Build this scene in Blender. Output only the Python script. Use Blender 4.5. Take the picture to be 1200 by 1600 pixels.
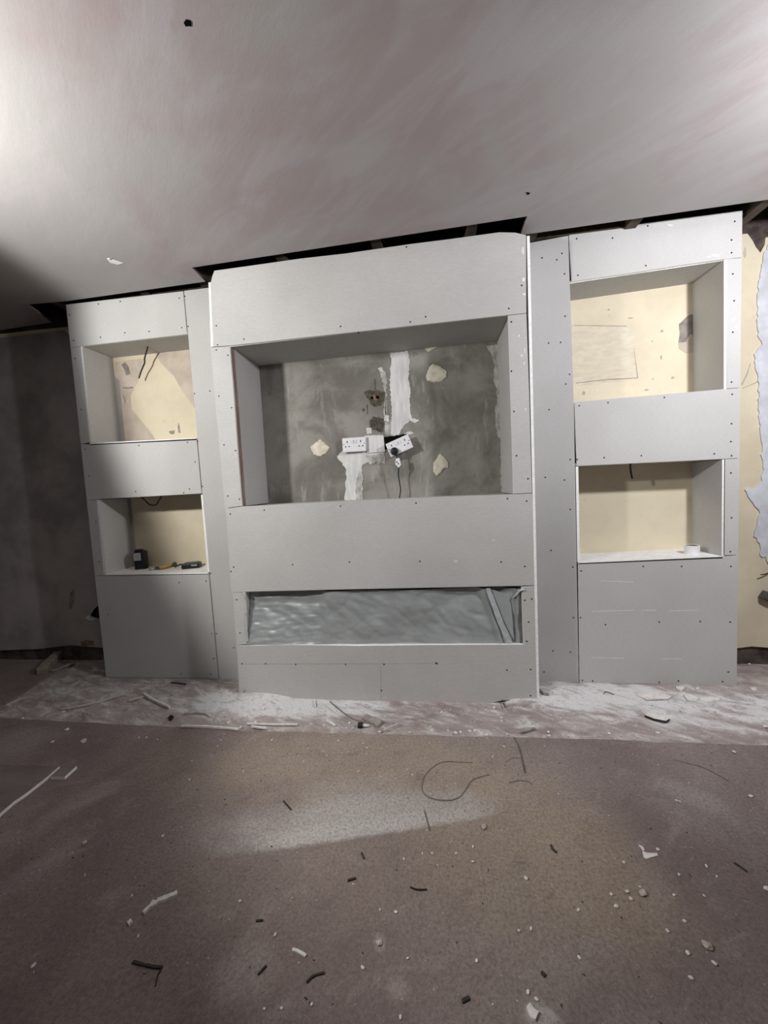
import bpy, bmesh, math, random
from mathutils import Vector, Matrix, noise as mnoise

for _o in list(bpy.data.objects):
    bpy.data.objects.remove(_o)
scene = bpy.context.scene
COL = scene.collection

# ------------------------------------------------------------------ camera
F_PX = 600.0                       # focal length in pixels of the 1200x1600 frame
CAM = Vector((0.0, -2.12, 1.122))
YAW, PITCH, ROLL = 0.127, -0.06794, -0.052307
_f = Vector((-math.sin(YAW) * math.cos(PITCH), math.cos(YAW) * math.cos(PITCH), math.sin(PITCH)))
_r0 = Vector((math.cos(YAW), math.sin(YAW), 0))
_u0 = _r0.cross(_f)
_r = _r0 * math.cos(ROLL) + _u0 * math.sin(ROLL)
_u = -_r0 * math.sin(ROLL) + _u0 * math.cos(ROLL)
cam_data = bpy.data.cameras.new('camera')
cam_data.sensor_fit = 'VERTICAL'
cam_data.sensor_height = 32.0
cam_data.sensor_width = 24.0
cam_data.lens = 32.0 * F_PX / 1600.0
cam_data.clip_start = 0.02
cam = bpy.data.objects.new('camera', cam_data)
cam.matrix_world = Matrix(((_r.x, _u.x, -_f.x, CAM.x), (_r.y, _u.y, -_f.y, CAM.y),
                           (_r.z, _u.z, -_f.z, CAM.z), (0, 0, 0, 1)))
COL.objects.link(cam)
scene.camera = cam

# ------------------------------------------------------------------ world, lamps, exposure
world = bpy.data.worlds.new('world')
scene.world = world
world.use_nodes = True
world.node_tree.nodes['Background'].inputs[0].default_value = (0.80, 0.86, 1.0, 1)
world.node_tree.nodes['Background'].inputs[1].default_value = 0.085

def spot(name, loc, aim, power, col, size_deg, blend, radius):
    l = bpy.data.lights.new(name, 'SPOT')
    l.energy = power; l.color = col
    l.spot_size = math.radians(size_deg); l.spot_blend = blend
    l.shadow_soft_size = radius
    o = bpy.data.objects.new(name, l)
    o.location = loc
    o.rotation_euler = Vector(aim).to_track_quat('-Z', 'Y').to_euler()
    COL.objects.link(o)
    return o

# two site floodlights on stands, left and right of the camera
spot('site_floodlight_lamp', (-1.70, -1.60, 1.88), (0.815, 0.565, 0.12), 122, (1.0, 0.985, 0.96), 140, 0.24, 0.06)
spot('site_floodlight_lamp', (1.60, -1.20, 2.00), (-0.35, 0.93, -0.05), 98, (0.945, 0.955, 1.0), 160, 0.45, 0.05)

vs = scene.view_settings
vs.view_transform = 'Standard'
vs.look = 'None'
vs.gamma = 1.0
vs.use_curve_mapping = False
vs.exposure = 0.0

# ------------------------------------------------------------------ measuring helpers
def ray(px, py):
    a, b = (px - 600) / F_PX, (800 - py) / F_PX
    return _r * a + _u * b + _f
def P(px, py, Y):                  # photograph pixel -> point on the vertical plane y = Y
    d = ray(px, py); return CAM + d * ((Y - CAM.y) / d.y)
def G(px, py, z=0.0):              # photograph pixel -> point on the level plane at height z
    d = ray(px, py); return CAM + d * ((z - CAM.z) / d.z)

Y_ALC = 0.0        # face of the alcove boards
Y_COL = -0.159     # face of the middle column
Y_WALL = 0.223     # face of the old cream plaster
Y_REN = 0.182      # grey render on the chimney breast
Z_CEIL = 2.303
T = 0.0125         # board thickness

# ------------------------------------------------------------------ materials
def new_mat(name):
    m = bpy.data.materials.new(name); m.use_nodes = True
    nt = m.node_tree
    return m, nt, nt.nodes['Principled BSDF']

class NG:
    def __init__(s, nt):
        s.nt = nt; s.n = nt.nodes; s.l = nt.links
        s.pos = s.n.new('ShaderNodeNewGeometry').outputs['Position']
    def val(s, x, sock):
        if hasattr(x, 'links'): s.l.new(x, sock)
        else: sock.default_value = x
    def math(s, op, a, b=0.0, clamp=False):
        m = s.n.new('ShaderNodeMath'); m.operation = op; m.use_clamp = clamp
        s.val(a, m.inputs[0]); s.val(b, m.inputs[1]); return m.outputs[0]
    def mapping(s, loc=(0, 0, 0), rot=(0, 0, 0), scale=(1, 1, 1), vec=None, kind='TEXTURE'):
        m = s.n.new('ShaderNodeMapping'); m.vector_type = kind
        s.l.new(vec or s.pos, m.inputs[0])
        m.inputs[1].default_value = loc; m.inputs[2].default_value = rot; m.inputs[3].default_value = scale
        return m.outputs[0]
    def noise(s, scale, detail=4, rough=.55, stretch=(1, 1, 1), rot=(0, 0, 0), dist=0.0, off=(0, 0, 0)):
        t = s.n.new('ShaderNodeTexNoise')
        s.l.new(s.mapping(loc=off, rot=rot, scale=stretch), t.inputs['Vector'])
        t.inputs['Scale'].default_value = scale; t.inputs['Detail'].default_value = detail
        t.inputs['Roughness'].default_value = rough; t.inputs['Distortion'].default_value = dist
        return t.outputs[0]
    def ramp(s, x, a, b, lo=0.0, hi=1.0):
        m = s.n.new('ShaderNodeMapRange'); m.interpolation_type = 'SMOOTHSTEP'
        s.val(x, m.inputs[0])
        for i, v in zip((1, 2, 3, 4), (a, b, lo, hi)): m.inputs[i].default_value = v
        return m.outputs[0]
    def mix(s, fac, a, b, mode='MIX'):
        m = s.n.new('ShaderNodeMix'); m.data_type = 'RGBA'; m.blend_type = mode
        s.val(fac, m.inputs[0])
        for x, i in ((a, 6), (b, 7)):
            if hasattr(x, 'links'): s.l.new(x, m.inputs[i])
            else: m.inputs[i].default_value = (*x, 1)
        return m.outputs[2]
    def blob(s, c, r, ang=0.0, soft=.5, wob=.5, wscale=4.0, plane='XY'):
        # soft-edged shape of its own on a surface: 1 inside, 0 outside
        rot = (0, 0, ang) if plane == 'XY' else (0, ang, 0)
        loc = (c[0], c[1], 0) if plane == 'XY' else (c[0], 0, c[1])
        sc = (r[0], r[1], 1e6) if plane == 'XY' else (r[0], 1e6, r[1])
        v = s.mapping(loc=loc, rot=rot, scale=sc)
        ln = s.n.new('ShaderNodeVectorMath'); ln.operation = 'LENGTH'; s.l.new(v, ln.inputs[0])
        d = ln.outputs['Value']
        nz = s.math('MULTIPLY', s.math('SUBTRACT', s.noise(wscale, 5, .6), .5), wob * 2)
        return s.ramp(s.math('ADD', d, nz), 1 + soft, 1 - soft)
    def bump(s, h, strength, dist, bsdf):
        b = s.n.new('ShaderNodeBump'); b.inputs['Strength'].default_value = strength
        b.inputs['Distance'].default_value = dist
        s.l.new(h, b.inputs['Height']); s.l.new(b.outputs[0], bsdf.inputs['Normal'])

def simple(name, col, rough=.7, var=.12, scale=30, bump=.0, bdist=.001, metal=0.0, spec=.4, stretch=(1, 1, 1), col2=None):
    m, nt, b = new_mat(name); g = NG(nt)
    n = g.noise(scale, 4, .6, stretch)
    c2 = col2 or tuple(c * (1 - 2 * var) for c in col)
    c1 = col if col2 else tuple(min(1, c * (1 + var)) for c in col)
    nt.links.new(g.mix(g.ramp(n, .3, .7), c2, c1), b.inputs['Base Color'])
    b.inputs['Roughness'].default_value = rough; b.inputs['Metallic'].default_value = metal
    b.inputs['Specular IOR Level'].default_value = spec
    if bump: g.bump(n, bump, bdist, b)
    return m

def make_paper():
    m, nt, b = new_mat('plasterboard_paper'); g = NG(nt)
    n1 = g.noise(2.2, 3, .5)
    n2 = g.noise(160, 3, .6, (3, 3, .6))
    n3 = g.noise(22, 5, .7, (1.5, 1, 1))
    c = g.mix(g.ramp(n1, .3, .7), (.475, .465, .45), (.53, .52, .505))
    c = g.mix(g.ramp(n2, .35, .7, 0, .28), c, (.36, .35, .34))
    c = g.mix(g.ramp(n3, .62, .75, 0, .35), c, (.66, .66, .65))
    nt.links.new(c, b.inputs['Base Color'])
    b.inputs['Roughness'].default_value = .78; b.inputs['Specular IOR Level'].default_value = .25
    g.bump(n2, .12, .001, b)
    return m
def make_gypsum():
    return simple('gypsum_core', (.88, .88, .86), .9, .05, 60, .3, .002, spec=.2)

def make_ceiling():
    m, nt, b = new_mat('skimmed_plaster_ceiling'); g = NG(nt)
    rz = (0, 0, math.radians(35))
    n1 = g.noise(1.1, 4, .55, (1, 1, 1), dist=.8)
    n2 = g.noise(2.4, 5, .6, (1, .32, 1), (0, 0, math.radians(-38)), .6)
    n3 = g.noise(9, 6, .65, (1, .3, 1), (0, 0, math.radians(-50)))
    n4 = g.noise(260, 2, .6)
    c = g.mix(g.ramp(n1, .38, .62), (0.380, 0.320, 0.320), (0.404, 0.388, 0.380))
    c = g.mix(g.ramp(n2, .42, .66, 0, .75), c, (0.440, 0.416, 0.420))
    c = g.mix(g.ramp(n3, .60, .74, 0, .22), c, (0.336, 0.280, 0.272))
    c = g.mix(g.ramp(n4, .3, .8, 0, .22), c, (0.304, 0.272, 0.272))
    nt.links.new(c, b.inputs['Base Color'])
    b.inputs['Roughness'].default_value = .62; b.inputs['Specular IOR Level'].default_value = .35
    h = g.math('ADD', g.math('MULTIPLY', n3, .6), g.math('MULTIPLY', n2, .7))
    g.bump(h, .22, .006, b)
    return m

def make_cream():
    m, nt, b = new_mat('old_cream_paint'); g = NG(nt)
    n1 = g.noise(3.2, 5, .6); n2 = g.noise(24, 5, .65); n3 = g.noise(14, 5, .7, (1, 1, .22))
    c = g.mix(g.ramp(n1, .35, .65), (.63, .55, .405), (.71, .633, .468))
    c = g.mix(g.ramp(n2, .62, .72, 0, .35), c, (.50, .42, .30))
    c = g.mix(g.ramp(n3, .62, .75, 0, .22), c, (.52, .46, .37))
    nt.links.new(c, b.inputs['Base Color']); b.inputs['Roughness'].default_value = .7
    g.bump(n2, .12, .002, b)
    return m

def make_render():
    m, nt, b = new_mat('grey_cement_render'); g = NG(nt)
    n1 = g.noise(3.0, 6, .62, dist=.6); n2 = g.noise(18, 6, .7); n3 = g.noise(7, 6, .68, (.5, 1, 2.2)); n4 = g.noise(45, 5, .7, (1, 1, .25))
    c = g.mix(g.ramp(n1, .33, .64), (.155, .145, .125), (.30, .285, .255))
    c = g.mix(g.ramp(n3, .56, .70, 0, .55), c, (.40, .385, .35))
    c = g.mix(g.ramp(n2, .58, .74, 0, .6), c, (.11, .10, .085))
    c = g.mix(g.ramp(n4, .62, .74, 0, .4), c, (.46, .45, .42))
    nt.links.new(c, b.inputs['Base Color']); b.inputs['Roughness'].default_value = .85
    g.bump(n2, .35, .004, b)
    return m

def make_floor():
    m, nt, b = new_mat('worn_brown_floor_sheet'); g = NG(nt)
    n1 = g.noise(1.6, 5, .6, dist=.5); n2 = g.noise(6, 7, .68, (1.0, .5, 1), (0, 0, .6), .5)
    n3 = g.noise(110, 6, .78); n4 = g.noise(420, 2, .6); n5 = g.noise(34, 6, .7); n6 = g.noise(48, 7, .75, (1.5, .8, 1), (0, 0, .5))
    c = g.mix(g.ramp(n1, .35, .66), (.235, .186, .180), (.315, .264, .25))
    def gw(px, py): v = G(px, py); return (v.x, v.y)
    # sandy tint mid-floor: dust, and pools of lamplight painted into the colour
    lamplit = [(gw(520, 1190), (.60, .20), .05, .62), (gw(790, 1275), (.24, .28), -.75, .55), (gw(920, 1375), (.17, .20), -.7, .62), (gw(600, 1340), (.5, .25), .1, .25)]
    for cc, rr, a, amt in lamplit:
        c = g.mix(g.math('MULTIPLY', g.blob(cc, rr, a, .65, .7, 4), amt), c, (.44, .365, .275))
    c = g.mix(g.ramp(n2, .50, .72, 0, .45), c, (.43, .37, .345))
    c = g.mix(g.ramp(n2, .46, .30, 0, .40), c, (.17, .13, .128))
    # pale plaster dust
    def dust(p0, p1, w, amt, soft=.5, wob=.6, ws=6):
        a, e = G(*p0), G(*p1); mid = (a + e) / 2; d = e - a
        return g.math('MULTIPLY', g.blob((mid.x, mid.y), (d.length / 2, w), math.atan2(d.y, d.x), soft, wob, ws), amt)
    def half_plane(p0, p1, soft=.012):      # 1 on the wall side of a swept edge
        a, e = G(*p0), G(*p1); d = (e - a).normalized(); n = Vector((-d.y, d.x))
        sp = g.n.new('ShaderNodeSeparateXYZ'); g.l.new(g.pos, sp.inputs[0])
        v = g.math('ADD', g.math('MULTIPLY', sp.outputs[0], n.x), g.math('MULTIPLY', sp.outputs[1], n.y))
        v = g.math('SUBTRACT', v, a.x * n.x + a.y * n.y)
        v = g.math('ADD', v, g.math('MULTIPLY', g.math('SUBTRACT', g.noise(9, 4, .6), .5), .03))
        return g.ramp(v, -soft, soft)
    sweep = half_plane((390, 1338), (660, 1296))
    c = g.mix(g.math('MULTIPLY', dust((330, 1316), (740, 1262), .10, .66), sweep), c, (.60, .575, .55))
    c = g.mix(g.math('MULTIPLY', dust((400, 1322), (720, 1278), .04, .50), sweep), c, (.68, .66, .64))
    c = g.mix(dust((480, 1258), (620, 1240), .10, .32), c, (.58, .55, .52))
    c = g.mix(dust((-60, 1180), (95, 1150), .10, .45), c, (.42, .385, .375))
    c = g.mix(dust((60, 1290), (190, 1220), .05, .40), c, (.46, .405, .39))
    c = g.mix(dust((-30, 1420), (140, 1310), .04, .30), c, (.44, .38, .38))
    c = g.mix(dust((330, 1530), (420, 1520), .05, .40), c, (.50, .44, .42))
    c = g.mix(dust((1040, 1230), (1140, 1270), .05, .35), c, (.52, .485, .475))
    c = g.mix(dust((820, 1585), (870, 1600), .02, .5), c, (.65, .63, .62))
    c = g.mix(dust((590, 1465), (597, 1490), .012, .5), c, (.52, .46, .44))
    c = g.mix(dust((605, 1545), (640, 1560), .02, .4), c, (.52, .46, .44))
    # grain of the sheet and fine grit
    c = g.mix(g.ramp(n3, .38, .66, 0, .50), c, (.105, .082, .078))
    c = g.mix(g.ramp(n6, .58, .74, 0, .42), c, (.50, .44, .41))
    c = g.mix(g.ramp(n5, .62, .76, 0, .30), c, (.15, .12, .115))
    c = g.mix(g.ramp(n4, .62, .76, 0, .55), c, (.62, .56, .53))
    nt.links.new(c, b.inputs['Base Color'])
    b.inputs['Roughness'].default_value = .88; b.inputs['Specular IOR Level'].default_value = .2
    g.bump(g.math('ADD', n3, g.math('MULTIPLY', n6, .8)), .7, .005, b)
    return m

def make_subfloor():
    m, nt, b = new_mat('dusty_subfloor'); g = NG(nt)
    n1 = g.noise(4, 6, .65, (1.6, .6, 1), dist=.9); n2 = g.noise(12, 7, .68, (1.5, .7, 1), (0, 0, -.35), .7); n3 = g.noise(120, 4, .65)
    n4 = g.noise(30, 6, .7, (1.6, .6, 1), (0, 0, -.45), .8)
    c = g.mix(g.ramp(n1, .3, .65), (.26, .205, .195), (.39, .335, .32))
    def gw(px, py): v = G(px, py); return (v.x, v.y)
    heavy = g.blob(gw(430, 1098), (.55, .12), 0, .6, .5, 6)
    h2 = g.blob(gw(930, 1088), (.42, .13), 0, .6, .5, 6)
    h3 = g.blob(gw(1120, 1105), (.55, .15), 0, .7, .6, 6)
    h4 = g.blob(gw(170, 1090), (.7, .17), 0, .7, .6, 6)
    dm = g.math('MAXIMUM', g.math('MAXIMUM', heavy, h2), g.math('MAXIMUM', g.math('MULTIPLY', h3, .6), g.math('MULTIPLY', h4, .28)))
    lvl = g.math('ADD', n2, g.math('MULTIPLY', dm, .25))
    c = g.mix(g.ramp(lvl, .40, .64, 0, .80), c, (.54, .50, .475))
    c = g.mix(g.ramp(lvl, .54, .74, 0, .92), c, (.76, .755, .76))
    c = g.mix(g.ramp(n4, .55, .70, 0, .60), c, (.22, .18, .17))
    c = g.mix(g.ramp(n3, .40, .72, 0, .28), c, (.24, .205, .195))
    nt.links.new(c, b.inputs['Base Color'])
    b.inputs['Roughness'].default_value = .9; b.inputs['Specular IOR Level'].default_value = .2
    g.bump(g.math('ADD', n2, n3), .6, .006, b)
    return m

def make_plastic_sheet():
    m, nt, b = new_mat('clear_polythene'); g = NG(nt)
    n = g.noise(9, 4, .55, (1, 1, .8))
    nt.links.new(g.mix(g.ramp(n, .35, .7), (.34, .365, .365), (.43, .455, .455)), b.inputs['Base Color'])
    b.inputs['Roughness'].default_value = .38; b.inputs['Specular IOR Level'].default_value = 1.0
    tr = nt.nodes.new('ShaderNodeBsdfTransparent'); mx = nt.nodes.new('ShaderNodeMixShader')
    mx.inputs[0].default_value = .80
    nt.links.new(tr.outputs[0], mx.inputs[1]); nt.links.new(b.outputs[0], mx.inputs[2])
    nt.links.new(mx.outputs[0], nt.nodes['Material Output'].inputs[0])
    g.bump(g.noise(45, 3, .5, (.4, 1, 1.6)), .10, .003, b)
    return m

M = {}
M['paper'] = make_paper(); M['gyp'] = make_gypsum(); M['ceil'] = make_ceiling(); M['cream'] = make_cream()
M['render'] = make_render(); M['floor'] = make_floor(); M['sub'] = make_subfloor(); M['poly'] = make_plastic_sheet()
M['brick'] = simple('dark_old_brick', (.10, .075, .065), .95, .3, 14, .5, .01)
M['timber'] = simple('rough_timber', (.085, .06, .045), .85, .2, 30, .3, .002, stretch=(1, 6, 1))
M['stud'] = simple('pink_brown_stud', (.27, .19, .155), .85, .15, 30, .2, .002, stretch=(1, 1, 5))
M['oldwood'] = simple('dusty_old_timber', (.30, .25, .185), .9, .2, 25, .4, .003, stretch=(3, 1, 1))
M['black'] = simple('black_plastic', (.012, .012, .013), .45, .1, 40)
M['screw'] = simple('black_screw', (.02, .02, .02), .5, .1, 40, metal=.5)
M['hole'] = simple('black_hollow', (.006, .006, .006), 1, .1, 10, spec=0)
M['white'] = simple('white_plastic', (.78, .78, .80), .35, .03, 20)
M['filler'] = simple('white_filler', (.68, .67, .65), .9, .08, 18, .35, .004, stretch=(.5, 1, 2.2))
M['nick'] = simple('scuffed_paint', (.46, .40, .31), .9, .1, 25)
M['greyfill'] = simple('thin_grey_filler', (.47, .46, .43), .9, .2, 40, .4, .004, stretch=(1, 1, 2))
M['bluefill'] = simple('pale_skim_plaster', (.62, .63, .67), .85, .08, 12, .4, .006)
M['dab'] = simple('cream_adhesive_dab', (.70, .655, .53), .85, .10, 25, .4, .006)
M['pinkplaster'] = simple('bare_pinkish_plaster', (.55, .47, .39), .85, .08, 10, .2, .003)
M['greyscar'] = simple('grey_scar', (.28, .25, .22), .9, .15, 25, .4, .004)
M['mould'] = simple('olive_damp_stain', (.045, .04, .028), .95, .4, 60, .7, .008, col2=(.12, .108, .082))
M['clay'] = simple('clay_pipe', (.26, .17, .11), .8, .15, 30)
M['crumb'] = simple('white_plaster_crumb', (.74, .71, .68), .9, .08, 60, .3, .002)
M['paleWood'] = simple('pale_splinter', (.58, .53, .46), .85, .12, 40, .3, .002)
M['greyWood'] = simple('grey_offcut', (.33, .30, .27), .85, .12, 40, .3, .002)
M['twig'] = simple('dark_twig', (.045, .038, .035), .8, .2, 40)
M['wire'] = simple('dull_wire', (.25, .21, .19), .6, .15, 40)
M['strip'] = simple('dark_joint_tape', (.13, .108, .10), .8, .2, 60)
M['stone'] = simple('beige_stone', (.52, .46, .40), .85, .15, 40, .4, .003)
M['yellow'] = simple('yellow_plastic', (.66, .42, .09), .5, .1, 30)
M['label'] = simple('grey_printed_label', (.48, .48, .48), .5, .1, 60, stretch=(1, 1, .2))
M['ltext'] = simple('label_print', (.10, .10, .10), .6, .1, 60)
M['brown'] = simple('brown_card', (.20, .12, .075), .85, .1, 30)
M['dustshelf'] = simple('dusty_white_shelf', (.80, .79, .76), .9, .06, 25, .3, .003)
M['slab'] = simple('dusty_board_face', (.205, .172, .168), .85, .15, 5, .2, .003, stretch=(1.6, .5, 1))
M['fire'] = simple('dark_fire_glass', (.10, .11, .112), .35, .08, 12)
M['greybox'] = simple('grey_plastic_box', (.11, .10, .105), .6, .1, 30)

# ------------------------------------------------------------------ object helpers
def link(name, me, mats, parent=None, loc=None):
    o = bpy.data.objects.new(name, me)
    for mm in (mats if isinstance(mats, (list, tuple)) else [mats]):
        me.materials.append(mm)
    COL.objects.link(o)
    if loc is not None: o.location = loc
    if parent is not None:
        o.parent = parent
        if parent.type == 'EMPTY' or parent.location.length > 0 or parent.rotation_euler.to_quaternion().angle > 1e-6:
            bpy.context.view_layer.update()
            o.matrix_parent_inverse = parent.matrix_world.inverted()
    return o
def bm_obj(name, bm, mats, parent=None, smooth=False, loc=None):
    bmesh.ops.recalc_face_normals(bm, faces=bm.faces)
    if smooth:
        for f in bm.faces: f.smooth = True
    me = bpy.data.meshes.new(name); bm.to_mesh(me); bm.free()
    return link(name, me, mats, parent, loc)
def tag(o, label=None, cat=None, group=None, kind=None):
    if label: o['label'] = label
    if cat: o['category'] = cat
    if group: o['group'] = group
    if kind: o['kind'] = kind
    return o
def empty(name, loc):
    o = bpy.data.objects.new(name, None); o.empty_display_size = .1
    o.location = loc; COL.objects.link(o); return o

def prism(bm, pts, vec, side_mat=0, cap_mat=0):
    """closed polygon pts extruded by vec; works for concave outlines"""
    a = [bm.verts.new(p) for p in pts]; b = [bm.verts.new(Vector(p) + vec) for p in pts]
    f = bm.faces.new(a); f.material_index = cap_mat
    f = bm.faces.new(b[::-1]); f.material_index = cap_mat
    n = len(pts)
    for i in range(n):
        f = bm.faces.new((a[i], b[i], b[(i + 1) % n], a[(i + 1) % n])); f.material_index = side_mat
def box(bm, c, s, rot=None, mi=0):
    g = bmesh.ops.create_cube(bm, size=1)
    mt = Matrix.Translation(c) @ (rot.to_4x4() if rot else Matrix()) @ Matrix.Diagonal((*s, 1))
    bmesh.ops.transform(bm, matrix=mt, verts=g['verts'])
    for v in g['verts']:
        for f in v.link_faces: f.material_index = mi
    return g['verts']
def bevel(bm, w, seg=2):
    bmesh.ops.bevel(bm, geom=list(bm.edges), offset=w, segments=seg, affect='EDGES', profile=.5)
def smooth_path(pts, n=6):
    pts = [Vector(p) for p in pts]
    if len(pts) < 3: return pts
    out = []
    for i in range(len(pts) - 1):
        p0 = pts[max(i - 1, 0)]; p1 = pts[i]; p2 = pts[i + 1]; p3 = pts[min(i + 2, len(pts) - 1)]
        for k in range(n):
            t = k / n
            out.append(.5 * ((2 * p1) + (p2 - p0) * t + (2 * p0 - 5 * p1 + 4 * p2 - p3) * t * t + (3 * p1 - p0 - 3 * p2 + p3) * t ** 3))
    out.append(pts[-1]); return out
def tube(bm, pts, r, sides=8, n=6, taper=None, mi=0, flat=1.0):
    pts = smooth_path(pts, n); N = len(pts); rings = []
    ref = Vector((0, 0, 1)) if abs((pts[-1] - pts[0]).normalized().z) < .8 else Vector((0, 1, 0))
    for i, p in enumerate(pts):
        t = (pts[min(i + 1, N - 1)] - pts[max(i - 1, 0)]).normalized()
        s = t.cross(ref).normalized(); u = s.cross(t)
        rr = r * (taper(i / (N - 1)) if taper else 1)
        rings.append([bm.verts.new(p + s * (rr * math.cos(2 * math.pi * k / sides)) + u * (rr * flat * math.sin(2 * math.pi * k / sides))) for k in range(sides)])
    for i in range(N - 1):
        for k in range(sides):
            f = bm.faces.new((rings[i][k], rings[i][(k + 1) % sides], rings[i + 1][(k + 1) % sides], rings[i + 1][k])); f.material_index = mi
    for rg in (rings[0][::-1], rings[-1]):
        f = bm.faces.new(rg); f.material_index = mi
def cyl(bm, c, r, h, axis='Z', seg=24, r2=None, mi=0):
    g = bmesh.ops.create_cone(bm, cap_ends=True, segments=seg, radius1=r, radius2=r if r2 is None else r2, depth=h)
    rm = {'Z': Matrix(), 'Y': Matrix.Rotation(math.pi / 2, 4, 'X'), 'X': Matrix.Rotation(math.pi / 2, 4, 'Y')}[axis]
    bmesh.ops.transform(bm, matrix=Matrix.Translation(c) @ rm, verts=g['verts'])
    for v in g['verts']:
        for f in v.link_faces: f.material_index = mi
    return g['verts']

# jagged outline between measured points
def jag(pts, amp, seed, step=.012):
    rnd = random.Random(seed); out = []
    n = len(pts)
    for i in range(n):
        a, b = Vector(pts[i]), Vector(pts[(i + 1) % n]); d = b - a
        k = max(1, int(d.length / step))
        for j in range(k):
            p = a + d * (j / k)
            if j or amp > .004: p = p + Vector((rnd.uniform(-amp, amp), 0, rnd.uniform(-amp, amp)))
            out.append(p)
    return out
def wall_patch(name, pix, Y, mat, parent, amp=.004, t=.003, seed=1, step=.012, label=None, dome=0):
    pts = [P(x, y, Y) for x, y in pix]
    pts = jag(pts, amp, seed, step)
    bm = bmesh.new()
    if dome:
        c = sum(pts, Vector()) / len(pts)
        rings = []
        for s, h in ((1, 0), (.9, .7), (.6, .95), (.25, 1)):
            rings.append([bm.verts.new(c + (p - c) * s + Vector((0, .002 - (t + dome) * h, 0))) for p in pts])
        n = len(pts)
        for a, b in zip(rings, rings[1:]):
            for i in range(n): bm.faces.new((a[i], a[(i + 1) % n], b[(i + 1) % n], b[i]))
        bm.faces.new(rings[-1]); bm.faces.new(rings[0][::-1])
    else:
        pts = [p + Vector((0, .002, 0)) for p in pts]
        prism(bm, pts, Vector((0, -t - .002, 0)))
    o = bm_obj(name, bm, mat, parent)
    if label: o['label'] = label
    return o

# ================================================================== THE SETTING
# ---- floor: brown sheet in front, dusty subfloor behind its ragged back edge
ZF = 0.008
edge_px = [(-260, 1110), (-100, 1117), (0, 1122), (120, 1128), (200, 1133), (283, 1136), (373, 1141), (470, 1144), (600, 1147), (720, 1150), (830, 1152),
           (900, 1154), (1000, 1158), (1100, 1162), (1200, 1165), (1320, 1169), (1500, 1176)]
edge = [G(x, y, ZF) for x, y in edge_px]
ep = []
rnd = random.Random(4)
for a, b in zip(edge, edge[1:]):
    k = max(2, int((b - a).length / .05))
    for j in range(k):
        p = a.lerp(b, j / k); ep.append(p + Vector((0, rnd.uniform(-.004, .004), 0)))
ep.append(edge[-1])
poly = [Vector((-4.3, -5.2, ZF)), Vector((3.6, -5.2, ZF)), Vector((3.6, ep[-1].y, ZF))] + ep[::-1] + [Vector((-4.3, ep[0].y, ZF))]
bm = bmesh.new(); prism(bm, poly, Vector((0, 0, -ZF + .0005)))
floor = tag(bm_obj('floor', bm, M['floor']), 'worn mauve-brown floor sheet covered in dust and grit', kind='structure')

def sub_h(x, y):
    h = .004 * mnoise.noise(Vector((x * 9, y * 14, 1.3))) + .002 * mnoise.noise(Vector((x * 40, y * 40, 4.1)))
    # heaps of swept dust at the feet of the boards
    for hx, hy, rx, ry, a in ((.60, -.10, .11, .10, .022), (.45, -.22, .05, .035, .010), (-1.0, -.07, .16, .10, .014), (-.80, -.25, .25, .05, .006), (.85, -.07, .25, .06, .010)):
        h += a * math.exp(-((x - hx) / rx) ** 2 - ((y - hy) / ry) ** 2)
    sm = lambda t: (lambda q: q * q * (3 - 2 * q))(min(1, max(0, t)))
    dip = sm((x + 1.02) / .35) * sm((.37 - x) / .06) * sm((y + .45) / .24) * sm((.0 - y) / .05 + .4)
    return h - .026 * dip
bm = bmesh.new()
x0, x1, y0, y1 = -3.4, 2.2, -.52, .26
nx, ny = 280, 40
gv = [[None] * (ny + 1) for _ in range(nx + 1)]
for i in range(nx + 1):
    for j in range(ny + 1):
        x = x0 + (x1 - x0) * i / nx; y = y0 + (y1 - y0) * j / ny
        z = sub_h(x, y)
        if y < -.42: z = min(z, 0) * .3
        gv[i][j] = bm.verts.new((x, y, max(z, -.04)))
for i in range(nx):
    for j in range(ny):
        bm.faces.new((gv[i][j], gv[i + 1][j], gv[i + 1][j + 1], gv[i][j + 1]))
subfloor = tag(bm_obj('floor_subfloor', bm, M['sub'], smooth=True), 'bare subfloor strip whitened with plaster dust along the wall', kind='structure')
bm = bmesh.new(); box(bm, (-.35, -2.4, -.10), (8.2, 5.8, .10))
tag(bm_obj('floor_base', bm, M['brick']), 'floor base under the sheets', kind='structure')

# ---- ceiling board, notched round the units, with the dark void above
cpx = [(0, 516), (81, 504), (43, 476), (101, 471), (321, 440), (303, 421), (824, 338), (814, 367), (845, 363), (1200, 312)]
cp = [G(x, y, Z_CEIL) for x, y in cpx]
for i in range(len(cp)):
    if i >= 3 and cp[i].y > -.012 and i < 5: cp[i].y = -.015
cp[5].y = min(cp[5].y, -.175)
left_back = cp[0].y
poly = [Vector((3.6, cp[-1].y - .02, Z_CEIL)), Vector((3.6, -5.2, Z_CEIL)), Vector((-4.3, -5.2, Z_CEIL)), Vector((-4.3, left_back - .01, Z_CEIL))] + cp
bm = bmesh.new(); prism(bm, poly, Vector((0, 0, .0125)), side_mat=1)
ceiling = tag(bm_obj('ceiling', bm, [M['ceil'], M['stud']]), 'freshly skimmed pinkish plaster ceiling ending short of the boarded units', kind='structure')
bm = bmesh.new(); box(bm, (-.35, -2.4, 2.62), (8.2, 5.9, .03))  # unseen deck added to keep world light out of the void
tag(bm_obj('light_stop_deck', bm, M['timber'], ceiling), kind='structure')
for k, xx in enumerate((-3.2, -2.62, -2.19, -1.62, -1.235, -.72, -.22, .24, .545, 1.02, 1.57, 2.3)):
    bm = bmesh.new(); box(bm, (xx, -2.42, 2.425), (.05, 5.2, .215)); bm_obj('joist', bm, M['timber'], ceiling)
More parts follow.
